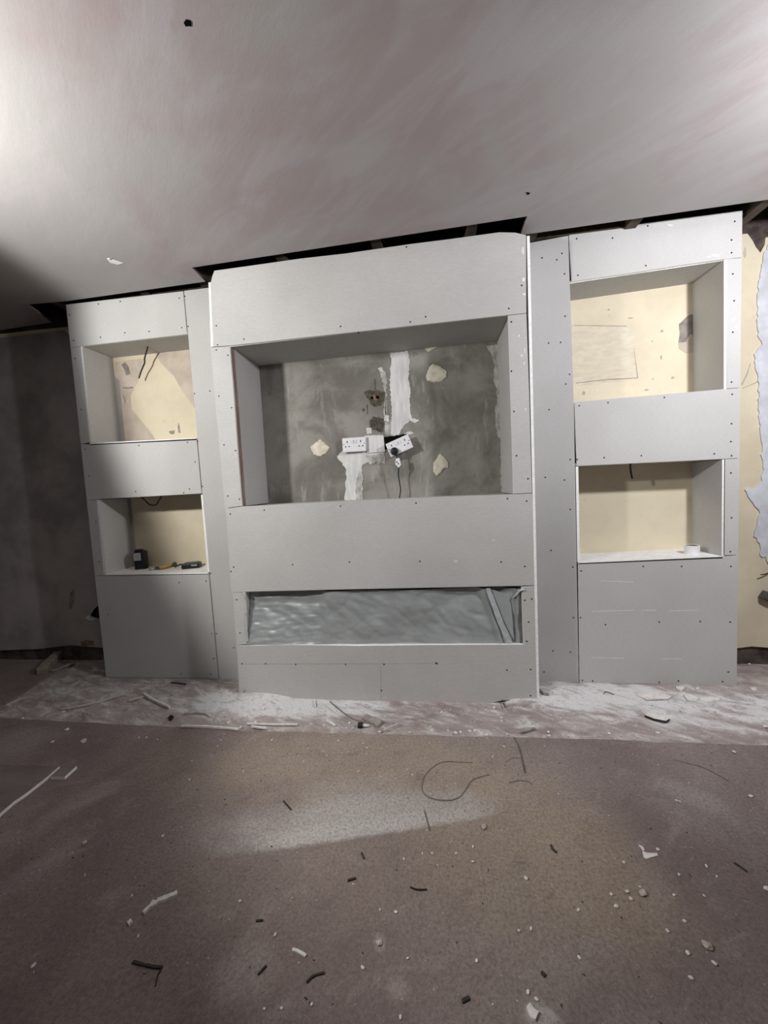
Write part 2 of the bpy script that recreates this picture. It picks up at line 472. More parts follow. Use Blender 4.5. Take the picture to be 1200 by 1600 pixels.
for (a, b, yy) in ((-2.1, -1.235, .08), (.52, 1.02, .02)):
    bm = bmesh.new(); box(bm, ((a + b) / 2, yy, 2.36), (b - a, .045, .07)); bm_obj('noggin', bm, M['timber'], ceiling)
def ceil_patch(name, pix, mat, amp, seed, t=.0012):
    pts = [G(x, y, Z_CEIL) for x, y in pix]; r_ = random.Random(seed)
    pts = [p + Vector((r_.uniform(-amp, amp), r_.uniform(-amp, amp), .001)) for p in pts]
    bm = bmesh.new(); prism(bm, pts, Vector((0, 0, -t - .001))); return bm_obj(name, bm, mat, ceiling)
ceil_patch('cable_hole', [(287, 35), (291, 30), (296, 31), (299, 34), (299, 41), (295, 40), (290, 41)], M['hole'], 0, 1)['label'] = 'small black ragged hole in the ceiling'
ceil_patch('cable_hole', [(822, 300), (828, 301), (826, 304), (823, 303)], M['hole'], 0, 2)
ceil_patch('torn_paper', [(167, 404), (173, 403), (181, 407), (192, 411), (184, 413), (172, 410)], M['gyp'], 0, 3, .002)['label'] = 'white torn fleck on the ceiling'
ceil_patch('torn_paper', [(171, 402), (175, 402.5), (174, 405), (172, 405)], M['greyscar'], 0, 3, .003)

# ---- back wall: dark masonry, cream plaster in front of it
bm = bmesh.new(); box(bm, (-.35, .30, 1.3), (8.2, .12, 2.7))
wall_back = tag(bm_obj('wall_back', bm, M['brick']), 'old cream-painted back wall with broken plaster edges', kind='structure')
top = [P(1500, 340, Y_WALL), P(1240, 352, Y_WALL), P(1215, 358, Y_WALL), P(1203, 380, Y_WALL), P(1199, 370, Y_WALL), P(1196, 372, Y_WALL), P(1195, 382, Y_WALL), P(1188, 395, Y_WALL), P(1181, 386, Y_WALL), P(1176, 376, Y_WALL), P(1168, 365, Y_WALL), P(1150, 367, Y_WALL),
       Vector((.9, Y_WALL, 2.2)), Vector((-1.3, Y_WALL, 2.2)), P(103, 511, Y_WALL), P(60, 515, Y_WALL), P(0, 522, Y_WALL), P(-150, 538, Y_WALL), P(-400, 560, Y_WALL)]
bot = [P(-400, 1020, Y_WALL), P(-100, 1016, Y_WALL), P(0, 1015, Y_WALL), P(60, 1013, Y_WALL), P(110, 1007, Y_WALL), P(160, 1011, Y_WALL), Vector((-1.3, Y_WALL, .06)), Vector((.9, Y_WALL, .06)),
       P(1150, 1013, Y_WALL), P(1175, 1010, Y_WALL), P(1200, 1012, Y_WALL), P(1500, 1018, Y_WALL)]
bm = bmesh.new(); prism(bm, top + bot, Vector((0, .018, 0)))
bm_obj('cream_plaster', bm, M['cream'], wall_back)
M['greylayer'] = simple('flat_grey_layer', (.40, .37, .36), .9, .15, 3, .3, .004)  # thin grey layer laid over the cream plaster, left stretch
wall_patch_pts = [Vector((-4.1, Y_WALL - .001, .12)), Vector((-4.1, Y_WALL - .001, 2.0)), P(-150, 545, Y_WALL), P(0, 528, Y_WALL), P(100, 516, Y_WALL), Vector((-2.0, Y_WALL - .001, 1.9)), Vector((-2.0, Y_WALL - .001, .35)), P(160, 1012, Y_WALL), P(110, 1008, Y_WALL), P(60, 1014, Y_WALL), P(0, 1016, Y_WALL)]
bm = bmesh.new(); prism(bm, [Vector((p.x, Y_WALL, p.z)) for p in wall_patch_pts], Vector((0, -.0015, 0)))
bm_obj('bare_plaster', bm, M['greylayer'], wall_back)['label'] = 'thin grey layer over the left stretch of the cream wall'
for sx, nm in ((-4.25, 'wall_left'), (3.55, 'wall_right')):
    bm = bmesh.new(); box(bm, (sx, -2.4, 1.2), (.1, 5.6, 2.5))
    tag(bm_obj(nm, bm, M['cream']), 'plain side wall of the room', kind='structure')

# grey rendered chimney breast seen inside the middle recess
bm = bmesh.new(); box(bm, (-.30, (Y_REN + .235) / 2, 1.15), (1.66, .235 - Y_REN, 2.3))
wall_ch = tag(bm_obj('wall_chimney', bm, M['render']), 'grey cement render of the chimney breast inside the middle recess', kind='structure')

W = lambda *a, **k: wall_patch(*a, **k)
# white filled chases and dabs on the grey render
R_ = Y_REN
W('filled_chase', [(611, 552), (637, 549), (640, 565), (638, 592), (641, 612), (640, 640), (645, 655), (632, 664), (622, 680), (611, 681), (612, 640), (609, 600)], R_, M['filler'], wall_ch, .0045, .003, 3, .010, 'vertical strip of white filler above the loose socket')
W('filled_chase', [(538, 704), (568, 702), (582, 700), (600, 696), (601, 722), (592, 725), (586, 717), (576, 722), (566, 727), (564, 745), (566, 760), (567, 786), (538, 788), (540, 760), (541, 735), (533, 722), (526, 715), (531, 708)], R_, M['filler'], wall_ch, .0045, .003, 7, .010, 'strip of white filler running down from the straight socket')
W('thin_filler', [(562, 735), (568, 742), (566, 762), (568, 783), (557, 785), (556, 757)], R_, M['greyfill'], wall_ch, .004, .0045, 8, .010)
W('thin_filler', [(571, 712), (600, 709), (601, 724), (588, 722), (578, 726)], R_, M['greyfill'], wall_ch, .005, .0045, 9, .009)
W('thin_filler', [(601, 660), (618, 652), (622, 678), (602, 679)], R_, M['greyfill'], wall_ch, .004, .002, 10, .012)
W('filler_block', [(570, 681), (599, 680), (602, 706), (574, 708)], R_, M['filler'], wall_ch, .0015, .010, 11, .012, 'square white plaster block between the two sockets')
W('filler_splash', [(594, 583), (603, 580), (606, 592), (603, 612), (606, 640), (603, 658), (599, 645), (602, 620), (598, 600)], R_, M['greyfill'], wall_ch, .006, .002, 12, .007)
for k, pp in enumerate([[(636, 655), (646, 654), (655, 657), (648, 661)], [(631, 678), (641, 674), (647, 676), (640, 679)], [(601, 648), (608, 650), (607, 659), (600, 658)], [(572, 669), (580, 668), (581, 677), (573, 678)], [(590, 576), (597, 574), (600, 581), (594, 582)]]):
    W('filler_splash', pp, R_, M['filler'], wall_ch, .003, .003, 20 + k, .008)
W('adhesive_dab', [(665, 588), (670, 574), (676, 568), (686, 571), (699, 580), (699, 590), (690, 597), (678, 598), (667, 595)], R_, M['dab'], wall_ch, .0025, .003, 31, .007, 'cream adhesive dab near the top of the grey render', .010)
W('adhesive_dab', [(484, 699), (492, 692), (500, 686), (508, 691), (516, 700), (510, 709), (500, 714), (490, 711)], R_, M['dab'], wall_ch, .0025, .003, 32, .007, 'cream adhesive dab left of the straight socket', .010)
W('adhesive_dab', [(676, 724), (682, 716), (688, 707), (693, 712), (701, 722), (702, 731), (694, 732), (690, 738), (683, 744), (677, 738)], R_, M['dab'], wall_ch, .0025, .003, 33, .007, 'ragged cream adhesive dab right of the hanging plug', .010)
W('adhesive_dab', [(663, 545), (672, 542), (684, 542), (676, 546), (669, 550)], R_, M['dab'], wall_ch, .002, .003, 34, .02)
W('edge_mortar', [(760, 542), (790, 538), (794, 560), (800, 700), (803, 776), (783, 776), (782, 690), (776, 680), (774, 640), (777, 610), (771, 590), (773, 570), (766, 552)], R_, M['greyfill'], wall_ch, .006, .003, 35, .012)
W('damp_stain', [(569, 614), (577, 610), (592, 611), (603, 613), (601, 625), (594, 634), (584, 635), (577, 626)], R_, M['mould'], wall_ch, .005, .002, 36, .01, 'dark damp stain round two cable ends')
W('damp_stain', [(581, 652), (592, 651), (600, 658), (600, 672), (592, 675), (582, 671), (577, 662)], R_, M['mould'], wall_ch, .007, .002, 37, .008, 'dark speckled damp stain above the straight socket')
W('damp_stain', [(566, 640), (569, 638), (570, 642), (567, 643)], R_, M['mould'], wall_ch, .002, .002, 38, .01)
W('socket_recess', [(600, 683), (636, 678), (630, 690), (612, 700), (602, 702)], R_, M['hole'], wall_ch, .003, .0015, 39, .012, 'black open recess behind the loose socket')
W('cable_end', [(582, 619), (586, 617), (590, 621), (589, 626), (583, 625)], R_, M['clay'], wall_ch, .001, .006, 40, .02)
W('cable_end', [(587, 619), (592, 619), (592, 623), (588, 623)], R_, M['hole'], wall_ch, .0005, .008, 41, .02)
W('cable_end', [(580, 620), (583.5, 620), (583.5, 624), (580, 624)], R_, M['hole'], wall_ch, .0005, .008, 42, .02)
W('scratch', [(585, 592), (586.2, 592), (587.2, 609), (586, 609)], R_, M['mould'], wall_ch, .0005, .001, 43, .05)
W('scratch', [(573, 632), (574.2, 632), (575, 648), (574, 648)], R_, M['mould'], wall_ch, .0005, .001, 44, .05)

# patches on the cream plaster
C_ = Y_WALL
W('bare_plaster', [(180, 566), (206, 562), (228, 560), (216, 595), (204, 617), (206, 640), (226, 664), (240, 682), (246, 694), (186, 696), (180, 640)], C_, M['pinkplaster'], wall_back, .0015, .0012, 51, .03, 'bare pinkish plaster showing through cream paint in the upper left niche')
W('bare_plaster', [(242, 552), (300, 546), (306, 640), (288, 616), (272, 588), (252, 568)], C_, M['pinkplaster'], wall_back, .001, .0012, 52, .04)
W('grey_scar', [(190, 570), (196, 566), (201, 573), (204, 584), (198, 587), (195, 578)], C_, M['greyscar'], wall_back, .002, .002, 53, .01)
W('crack_mark', [(192, 605), (200, 605), (208, 604), (208, 607), (199, 608), (193, 607)], C_, M['greyscar'], wall_back, .0015, .002, 54, .01)
W('crack_mark', [(193, 617), (196, 623), (197, 630), (195, 630), (194.5, 623), (192, 619)], C_, M['greyscar'], wall_back, .0006, .002, 55, .02)
W('crack_mark', [(279, 660), (281, 668), (282, 677), (279, 676), (278, 668)], C_, M['greyscar'], wall_back, .001, .0015, 56, .02)
W('crack_mark', [(264, 674), (273, 672), (272, 678), (266, 678)], C_, M['greyscar'], wall_back, .002, .0012, 57, .01)
W('plaster_scar', [(1061, 506), (1072, 496), (1079, 491), (1090, 494), (1090, 528), (1078, 522), (1072, 534), (1060, 536), (1062, 520)], C_, M['greyscar'], wall_back, .002, .002, 58, .012, 'grey scar in the cream plaster at the edge of the upper right niche')
W('bare_plaster', [(1060, 537), (1072, 533), (1080, 524), (1090, 526), (1090, 552), (1070, 551), (1061, 545)], C_, M['pinkplaster'], wall_back, .003, .0018, 59, .015)
M['faint'] = simple('rubbed_cream_paint', (.66, .595, .46), .8, .05, 20, .2, .003, stretch=(1, 1, .3))
W('rubbed_area', [(890, 508), (975, 510), (990, 520), (996, 590), (950, 598), (890, 604)], C_, M['faint'], wall_back, .006, .0008, 60, .02)
for k, (x, y, w, h) in enumerate([(1034, 517, 5, 4), (1019, 533, 2.5, 3), (1033, 558, 2.5, 7), (1020, 592, 4, 2), (1051, 590, 5, 4), (951, 484, 4, 2), (985, 497, 9, 2), (912, 614, 5, 6), (1078, 542, 3, 2), (1010, 609, 7, 3)]):
    W('wall_nick', [(x - w / 2, y), (x, y - h / 2), (x + w / 2, y - h / 4), (x + w / 3, y + h / 2), (x - w / 3, y + h / 2)], C_, M['nick'], wall_back, .001, .0012, 70 + k, .02)
M['pencil'] = simple('pencil_line', (.40, .36, .30), .8, .1, 20)
W('pencil_mark', [(898, 508), (979, 509), (979, 510), (898, 509.2)], C_, M['pencil'], wall_back, .0003, .0012, 90, .05)
W('pencil_mark', [(990, 545), (991, 545), (997, 591), (995.6, 591)], C_, M['pencil'], wall_back, .0003, .0012, 91, .05)
W('pencil_mark', [(900, 598), (950, 592), (995, 590), (995, 591.4), (950, 594), (900, 599.4)], C_, M['pencil'], wall_back, .0008, .0012, 92, .02)
# skim on the wall right of the right unit
W('skim_patch', [(1260, 370), (1260, 880), (1204, 892), (1196, 870), (1186, 868), (1187, 850), (1180, 842), (1176, 838), (1181, 820), (1187, 800), (1180, 790), (1172, 780), (1166, 775), (1163, 765), (1178, 762), (1188, 752), (1192, 730), (1188, 710), (1190, 690), (1185, 660), (1184, 625), (1184, 590), (1178, 575), (1178, 555), (1184, 545), (1190, 538), (1185, 530), (1182, 510), (1184, 440), (1188, 425), (1190, 405), (1194, 395), (1199, 380), (1206, 383)], C_, M['bluefill'], wall_back, .005, .006, 93, .016, 'rough pale bluish skim plaster spread beside the right unit')
W('pencil_mark', [(1158, 600), (1166, 585), (1172, 568), (1173, 568), (1167, 587), (1160, 602)], C_, M['pencil'], wall_back, .0008, .001, 94, .02)
W('pencil_mark', [(1160, 606), (1184, 596), (1184, 597.3), (1161, 607)], C_, M['pencil'], wall_back, .0005, .001, 95, .03)
W('wall_nick', [(1163, 386), (1166, 388), (1166, 400), (1163, 404), (1161, 395)], C_, M['pinkplaster'], wall_back, .002, .001, 96, .02)
# dark left stretch of the back wall
W('wall_hole', [(142, 962), (148, 951), (154, 946), (170, 946), (170, 967), (150, 965)], C_, M['hole'], wall_back, .002, .002, 97, .02, 'black hole in the dark wall beside the left unit')
W('torn_plaster', [(134, 964), (139, 961), (143, 966), (152, 966), (146, 969), (138, 968)], C_, M['filler'], wall_back, .001, .006, 98, .02)
W('grey_scar', [(110, 926), (117, 920), (116, 940), (113, 952), (108, 950)], C_, M['greyscar'], wall_back, .002, .002, 99, .02)
W('damp_stain', [(126, 1003), (134, 1000), (147, 1001), (148, 1008), (128, 1010)], C_, M['clay'], wall_back, .004, .003, 100, .015)
W('crack_mark', [(43, 636), (50, 643), (55, 655), (53, 655), (48, 645), (42, 638)], C_, M['greyscar'], wall_back, .001, .001, 101, .03)

# ================================================================== BOARDED UNITS
def board(name, pix, Y, parent, t=T, jit=None, extra=None, mats=None):
    pts = [P(x, y, Y) for x, y in pix]
    bm = bmesh.new(); prism(bm, pts, Vector((0, t, 0)), side_mat=1, cap_mat=0)
    return bm_obj(name, bm, mats or [M['paper'], M['gyp']], parent)
def lining(name, a, b, Y, y_from, y_to, out, parent, mat=None):
    """a board lining a niche: front edge from pixel a to pixel b, running back"""
    pa, pb = P(*a, Y), P(*b, Y)
    o = Vector(out) * T
    q = [Vector((p.x, y, p.z)) for p, y in ((pa, y_from), (pb, y_from), (pb, y_to), (pa, y_to))]
    bm = bmesh.new(); prism(bm, q, o, side_mat=1, cap_mat=0)
    return bm_obj(name, bm, [mat or M['paper'], M['gyp']], parent)
_screw = None
def screws(pix, Y, parent):
    bm = bmesh.new()
    for x, y in pix:
        c = P(x, y, Y)
        cyl(bm, c + Vector((0, .0008, 0)), .0040, .003, 'Y', 8)
    o = bm_obj('screw_heads', bm, M['screw'], parent); o['kind'] = 'stuff'; return o

# ---------------- left alcove unit
uL = tag(empty('alcove_unit', (P(250, 1058, 0).x, .05, 0)), 'plasterboarded alcove unit left of the media wall, half in shadow, with two niches', 'alcove unit', 'boarded alcove units')
def xl(y, off=0): return 103 + 62 * (y - 476) / 582 + off        # outer edge
def xj(y, off=0): return 287 + 55 * (y - 455) / 605 + off        # joint with the upright strip
b = board('plasterboard', [(xl(476), 476), (xj(456, -1), 455), (xj(522, -1), 522), (129, 540.5), (xl(543), 543)], 0, uL)
screws([(154, 475), (188, 471), (109, 492), (115, 532), (157, 527), (195, 520), (233, 518), (280, 466), (284, 512)], 0, b)
b = board('plasterboard', [(xl(543.5), 543.5), (124.5, 541.5), (140, 691), (xl(693), 693)], 0, uL)
screws([(117, 560), (127, 640)], 0, b)
b = board('plasterboard', [(xl(694), 694), (142, 694), (xj(686, -1), 685.5), (xj(771, -1), 771), (152, 780), (xl(782), 782)], 0, uL)
screws([(133, 702), (217, 696), (293, 691), (139, 744), (305, 722), (212, 768), (296, 764), (287, 770)], 0, b)
b = board('plasterboard', [(xl(782.6), 782.6), (150.5, 780.6), (162.5, 898), (xl(900), 900)], 0, uL)
screws([(150, 815), (155, 878)], 0, b)
b = board('plasterboard', [(xl(900.7), 900.7), (163, 899), (xj(896.5, -1), 896.5), (xj(1060, -1), 1060), (166, 1058)], 0, uL)
screws([(280, 910), (322, 908), (169, 960), (331, 990), (334, 1029), (329, 1053), (283, 1053)], 0, b)
b = board('plasterboard', [(xj(456, .6), 454.5), (331, 449), (378, 1061), (xj(1061, .8), 1061)], 0, uL)
screws([(289, 463), (294, 510), (304, 615), (328, 611), (309, 689), (316, 760), (329, 896), (338, 990), (365, 1012)], 0, b)
# niche linings
NB = Y_WALL
lining('niche_side', (128.5, 541), (144, 691.5), 0, .0, NB, (-1, 0, 0), uL)
lining('niche_top', (124, 541), (300, 521), 0, T, NB, (0, 0, 1), uL)
lining('niche_side', (xj(522, 1), 521), (xj(686, 1), 686), 0, T, NB, (1, 0, 0), uL)
lining('niche_shelf', (140, 692.3), (xj(685.5, -1), 684.2), 0, .0, NB, (0, 0, -1), uL)
lining('niche_side', (154.5, 781), (166.5, 897), 0, .0, NB, (-1, 0, 0), uL)
lining('niche_top', (150, 779), (320, 770), 0, T, NB, (0, 0, 1), uL)
lining('niche_side', (xj(772, -2), 773), (xj(895, -2.6), 894), 0, .0, NB, (1, 0, 0), uL)
lining('niche_shelf', (164, 897), (xj(895, -2), 894.2), 0, .0, NB, (0, 0, -1), uL, M['dustshelf'])
# outer side board
pa, pb = P(xl(476), 476, 0), P(166, 1058, 0)
bm = bmesh.new(); prism(bm, [Vector((pa.x, T, pa.z)), Vector((pb.x, T, pb.z)), Vector((pb.x, NB, pb.z)), Vector((pa.x, NB, pa.z))], Vector((T, 0, 0)), 1, 0)
bm_obj('side_board', bm, [M['paper'], M['gyp']], uL)

# ---------------- right alcove unit
uR = tag(empty('alcove_unit', (P(1030, 1070, 0).x, .05, 0)), 'brightly lit plasterboarded alcove unit right of the media wall, with two niches', 'alcove unit', 'boarded alcove units')
def xo(y):                                                        # outer edge
    return 1160 - 9 * (y - 330) / 740
def xk(y, off=0):
    return (888.5 + 8.5 * (y - 366) / 261 if y < 627 else 897 + 8 * (y - 627) / 439) + off
b = board('plasterboard', [(815, 382), (xk(368, -.8), 368.5), (xk(500, -.6), 500), (xk(627, -.6), 627), (xk(1066, -.8), 1066), (830, 1068.5)], 0, uR)
screws([(847, 403), (878, 396), (882, 428), (870, 406), (883, 494), (857, 536), (876, 535), (884, 600), (890, 585), (858, 640), (891, 718), (882, 750), (891, 796), (895, 886), (896, 965), (864, 1017), (891, 1019), (850, 1050), (852, 746), (861, 860)], 0, b)
b = board('plasterboard', [(xk(364, 1), 364.5), (1160, 329), (xo(402), 402), (1131, 405), (1060, 415), (1000, 424.5), (894, 440)], 0, uR)
screws([(901, 373), (1012, 353), (1148, 346), (1143, 375), (1143, 395), (1009, 415), (903, 430), (957, 372)], 0, b)
b = board('plasterboard', [(1135.5, 404.8), (xo(403), 403.2), (xo(606), 605.5), (1135, 606.6)], 0, uR)
screws([(1145, 428), (1145, 519), (1143, 597), (1147, 470)], 0, b)
b = board('plasterboard', [(898, 628), (1131, 608), (xo(607), 606.4), (xo(715.5), 715.5), (1131, 717), (902, 728)], 0, uR)
screws([(905, 634), (950, 629), (1038, 621), (1144, 616), (1143, 662), (1142, 690), (1116, 709), (1143, 712), (1002, 712), (944, 715), (902, 718)], 0, b)
b = board('plasterboard', [(1131.5, 717.6), (xo(717), 716.2), (xo(867), 867), (1130.5, 867.6)], 0, uR)
screws([(1142, 739), (1143, 809), (1141, 862)], 0, b)
b = board('plasterboard', [(904, 880), (1129, 870.2), (xo(868), 868), (1151, 1071.5), (xk(1066, 1), 1066.5)], 0, uR)
screws([(908, 892), (1005, 885), (1065, 885), (1142, 885), (907, 965), (946, 976), (1030, 972), (1094, 971), (1141, 972), (910, 1063), (926, 1064), (1030, 1066), (1060, 1064), (1129, 1065), (1138, 1050)], 0, b)
lining('niche_side', (1131, 406), (1131, 608), 0, .0, NB, (1, 0, 0), uR)
lining('niche_top', (892, 441), (1140, 404), 0, T, NB, (0, 0, 1), uR)
lining('niche_side', (xk(440, .6), 440), (xk(628, .6), 628), 0, T, NB, (-1, 0, 0), uR)
lining('niche_shelf', (896, 627.4), (1140, 606.6), 0, T, NB, (0, 0, -1), uR)
lining('niche_side', (1128.5, 718), (1127.5, 869), 0, .0, NB, (1, 0, 0), uR)
lining('niche_top', (900, 727.5), (1140, 716.5), 0, T, NB, (0, 0, 1), uR)
lining('niche_side', (903.6, 729), (906, 878), 0, .0, NB, (-1, 0, 0), uR)
lining('niche_shelf', (904, 878), (1129, 868.6), 0, .0, NB, (0, 0, -1), uR, M['dustshelf'])
pa, pb = P(1160, 330, 0), P(1151, 1071, 0)
bm = bmesh.new(); prism(bm, [Vector((pa.x, T, pa.z)), Vector((pb.x, T, pb.z)), Vector((pb.x, NB, pb.z)), Vector((pa.x, NB, pa.z))], Vector((-T, 0, 0)), 1, 0)
bm_obj('side_board', bm, [M['paper'], M['gyp']], uR)
# white scuffs scored across the bottom board
for k, (x0_, y0_, x1_, y1_) in enumerate([(925, 955, 990, 953), (1003, 953, 1025, 953), (1045, 954, 1090, 953), (940, 907, 990, 909), (925, 1027, 975, 1028), (1035, 1029, 1065, 1029)]):
    wall_patch('scuff_line', [(x0_, y0_), (x1_, y1_), (x1_, y1_ + .9), (x0_, y0_ + .9)], 0, M['crumb'], uR, .0006, .0004, 120 + k, .02)

# ---------------- middle column
mw = tag(empty('media_wall', (-.33, -.05, 0)), 'tall plasterboarded media wall in the middle with a wide recess and fire slot', 'media wall')
YC = Y_COL
b = board('plasterboard', [(329.5, 441), (331.5, 432), (335, 423), (400, 414), (470, 404), (541, 396), (640, 381.5), (700, 374), (780, 363), (805, 363.5), (822, 367.5), (822.5, 489), (794, 492), (610, 512.5), (359, 540), (333.5, 541.5)], YC, mw)
screws([(338, 509), (381, 530), (340, 539), (532, 510), (635, 386), (641, 503), (665, 495), (795, 482), (815, 446), (560, 520)], YC, b)
b = board('plasterboard', [(329, 543), (358.5, 541.2), (364, 606), (371, 705), (377.5, 790.5), (351.5, 794), (343, 700)], YC, mw)
screws([(342, 619), (356, 555), (362, 637), (350, 695), (368, 704), (356, 775), (374, 780), (338, 547)], YC, b)
b = board('plasterboard', [(794, 493), (822.5, 490), (827, 620), (831, 770), (802.5, 771.5), (798, 620)], YC, mw)
screws([(799, 503), (799, 580), (803, 643), (807, 712), (825, 748)], YC, b)
rnd = random.Random(9)
left_edge = [(352.6 + (361.5 - 352.6) * (y - 795) / 130 + rnd.uniform(-.5, 1.3), y) for y in range(918, 797, -9)]
b = board('plasterboard', [(351.8, 795), (378, 791.3), (540, 783.5), (690, 776.8), (802.5, 772.3), (831.5, 771), (835, 914.5), (600, 919.5), (384, 924.5), (363, 926)] + left_edge, YC, mw)
screws([(360, 803), (413, 797), (532, 791), (650, 786), (793, 779), (823, 783), (457, 882), (546, 878), (656, 877), (783, 878), (365, 886), (361, 893), (820, 885)], YC, b)
b = board('plasterboard', [(363.5, 926.8), (383, 925.5), (386, 1006.5), (370, 1008)], YC, mw); screws([(370, 937), (375, 989)], YC, b)
b = board('plasterboard', [(815, 917.3), (835, 916), (837, 1006), (818.5, 1006.5)], YC, mw); screws([(831, 936), (820, 938), (823, 1002), (826, 972)], YC, b)
b = board('plasterboard', [(370, 1009), (480, 1008), (560, 1009.2), (660, 1008), (837, 1006.8), (838.5, 1091), (815, 1092.5), (797, 1093.2), (785, 1094.5), (770, 1097.5), (757, 1100), (715, 1101), (640, 1099.5), (560, 1097.5), (470, 1095), (440, 1091.5), (412, 1086), (374, 1084.5)], YC, mw)
screws([(378, 1037), (415, 1037), (462, 1038), (540, 1038), (600, 1038), (683, 1037), (792, 1047), (829, 1046), (382, 1080), (596, 1079), (829, 1087), (681, 1036)], YC, b)
for k, pp in enumerate([[(378, 1037.4), (684, 1036.4), (684, 1037.1), (378, 1038.1)], [(594.6, 1040), (595.4, 1040), (595.8, 1096), (595, 1096)]]):
    wall_patch('pencil_line', pp, YC, M['pencil'], mw, .0, .0003, 140 + k, .5)
# side boards whose cut gypsum edges show at the front corners
def side_edge(top, bot, sgn, yf=YC):
    a, b_ = P(*top, YC), P(*bot, YC)
    q = [Vector((a.x, yf, a.z)), Vector((b_.x, yf, b_.z)), Vector((b_.x, NB, b_.z)), Vector((a.x, NB, a.z))]
    bm = bmesh.new(); prism(bm, q, Vector((sgn * T, 0, 0)), 1, 0)
    return bm_obj('side_board', bm, [M['paper'], M['gyp']], mw)
side_edge((823.3, 369), (838.8, 1091), 1)
side_edge((329.2, 441), (333.2, 541.5), -1)
side_edge((340.5, 542), (378, 1080), -1, YC + T + .0005)
# dried filler smears on the board faces
for k, (x, y, w, h) in enumerate([(818, 437, 5, 7), (817, 392, 3, 14), (819, 460, 4, 4), (815, 556, 3, 5), (820, 548, 2, 9), (819, 568, 2, 6), (811, 525, 2, 5), (821, 640, 2, 5), (771, 844, 4, 2), (712, 877, 7, 2.5)]):
    wall_patch('filler_smear', [(x - w / 2, y - h / 3), (x, y - h / 2), (x + w / 2, y - h / 4), (x + w / 3, y + h / 2), (x - w / 3, y + h / 3)], YC, M['crumb'], mw, .0015, .0006, 150 + k, .01)
for k, (x, y, w, h) in enumerate([(1047, 352, 9, 3), (1118, 399, 14, 3), (1150, 512, 6, 3), (1146, 500, 3, 4), (1108, 401, 8, 2), (932, 610, 5, 2)]):
    wall_patch('filler_smear', [(x - w / 2, y - h / 3), (x, y - h / 2), (x + w / 2, y - h / 4), (x + w / 3, y + h / 2), (x - w / 3, y + h / 3)], 0, M['crumb'], uR, .0015, .0006, 170 + k, .01)
# recess linings
lining('recess_top', (355, 541), (800, 491), YC, YC + T, Y_REN, (0, 0, 1), mw)
lining('recess_side', (359.5, 541), (378, 791), YC, YC + .05, Y_REN, (-1, 0, 0), mw)
lining('recess_side', (796, 493), (804, 772), YC, YC + .02, Y_REN, (1, 0, 0), mw)
lining('recess_sill', (378, 792.5), (804, 773), YC, YC + T, Y_REN, (0, 0, -1), mw)
def stud(a, b_, y_from, y_to, w, parent):
    pa, pb = P(*a, YC), P(*b_, YC)
    q = [Vector((pa.x, y_from, pa.z)), Vector((pb.x, y_from, pb.z)), Vector((pb.x, y_to, pb.z)), Vector((pa.x, y_to, pa.z))]
    bm = bmesh.new(); prism(bm, q, Vector((w, 0, 0))); return bm_obj('stud', bm, M['stud'], parent)
stud((358.5, 541), (377.2, 791), YC + T, YC + .05, -.03, mw)
stud((795, 493), (803, 772), YC + T, YC + .02, .03, mw)
# slot linings
lining('slot_top', (383, 924.8), (816, 916.8), YC, YC + T, .05, (0, 0, 1), mw)
lining('slot_base', (384, 1009), (820, 1007), YC, YC + T, .05, (0, 0, -1), mw)
lining('slot_side', (383, 925), (386, 1007), YC, YC + T, .05, (-1, 0, 0), mw)
lining('slot_side', (815.5, 917), (819, 1007), YC, YC + T, .05, (1, 0, 0), mw)

# ================================================================== THINGS
# ---- electric fire behind the polythene
c0, c1 = P(392, 990, -.06), P(812, 935, -.06)
fire = tag(empty('electric_fire', ((c0.x + c1.x) / 2, -.03, c0.z - .03)), 'long dark fire wrapped in polythene inside the low slot', 'fireplace')
bm = bmesh.new(); box(bm, ((c0.x + c1.x) / 2, -.02, (c0.z + c1.z) / 2), (c1.x - c0.x - .01, .11, c1.z - c0.z + .03)); bevel(bm, .004)
bm_obj('body', bm, M['greybox'], fire)
bm = bmesh.new(); box(bm, ((c0.x + c1.x) / 2, -.078, (c0.z + c1.z) / 2), (c1.x - c0.x - .05, .004, c1.z - c0.z)); bm_obj('glass_front', bm, M['fire'], fire)

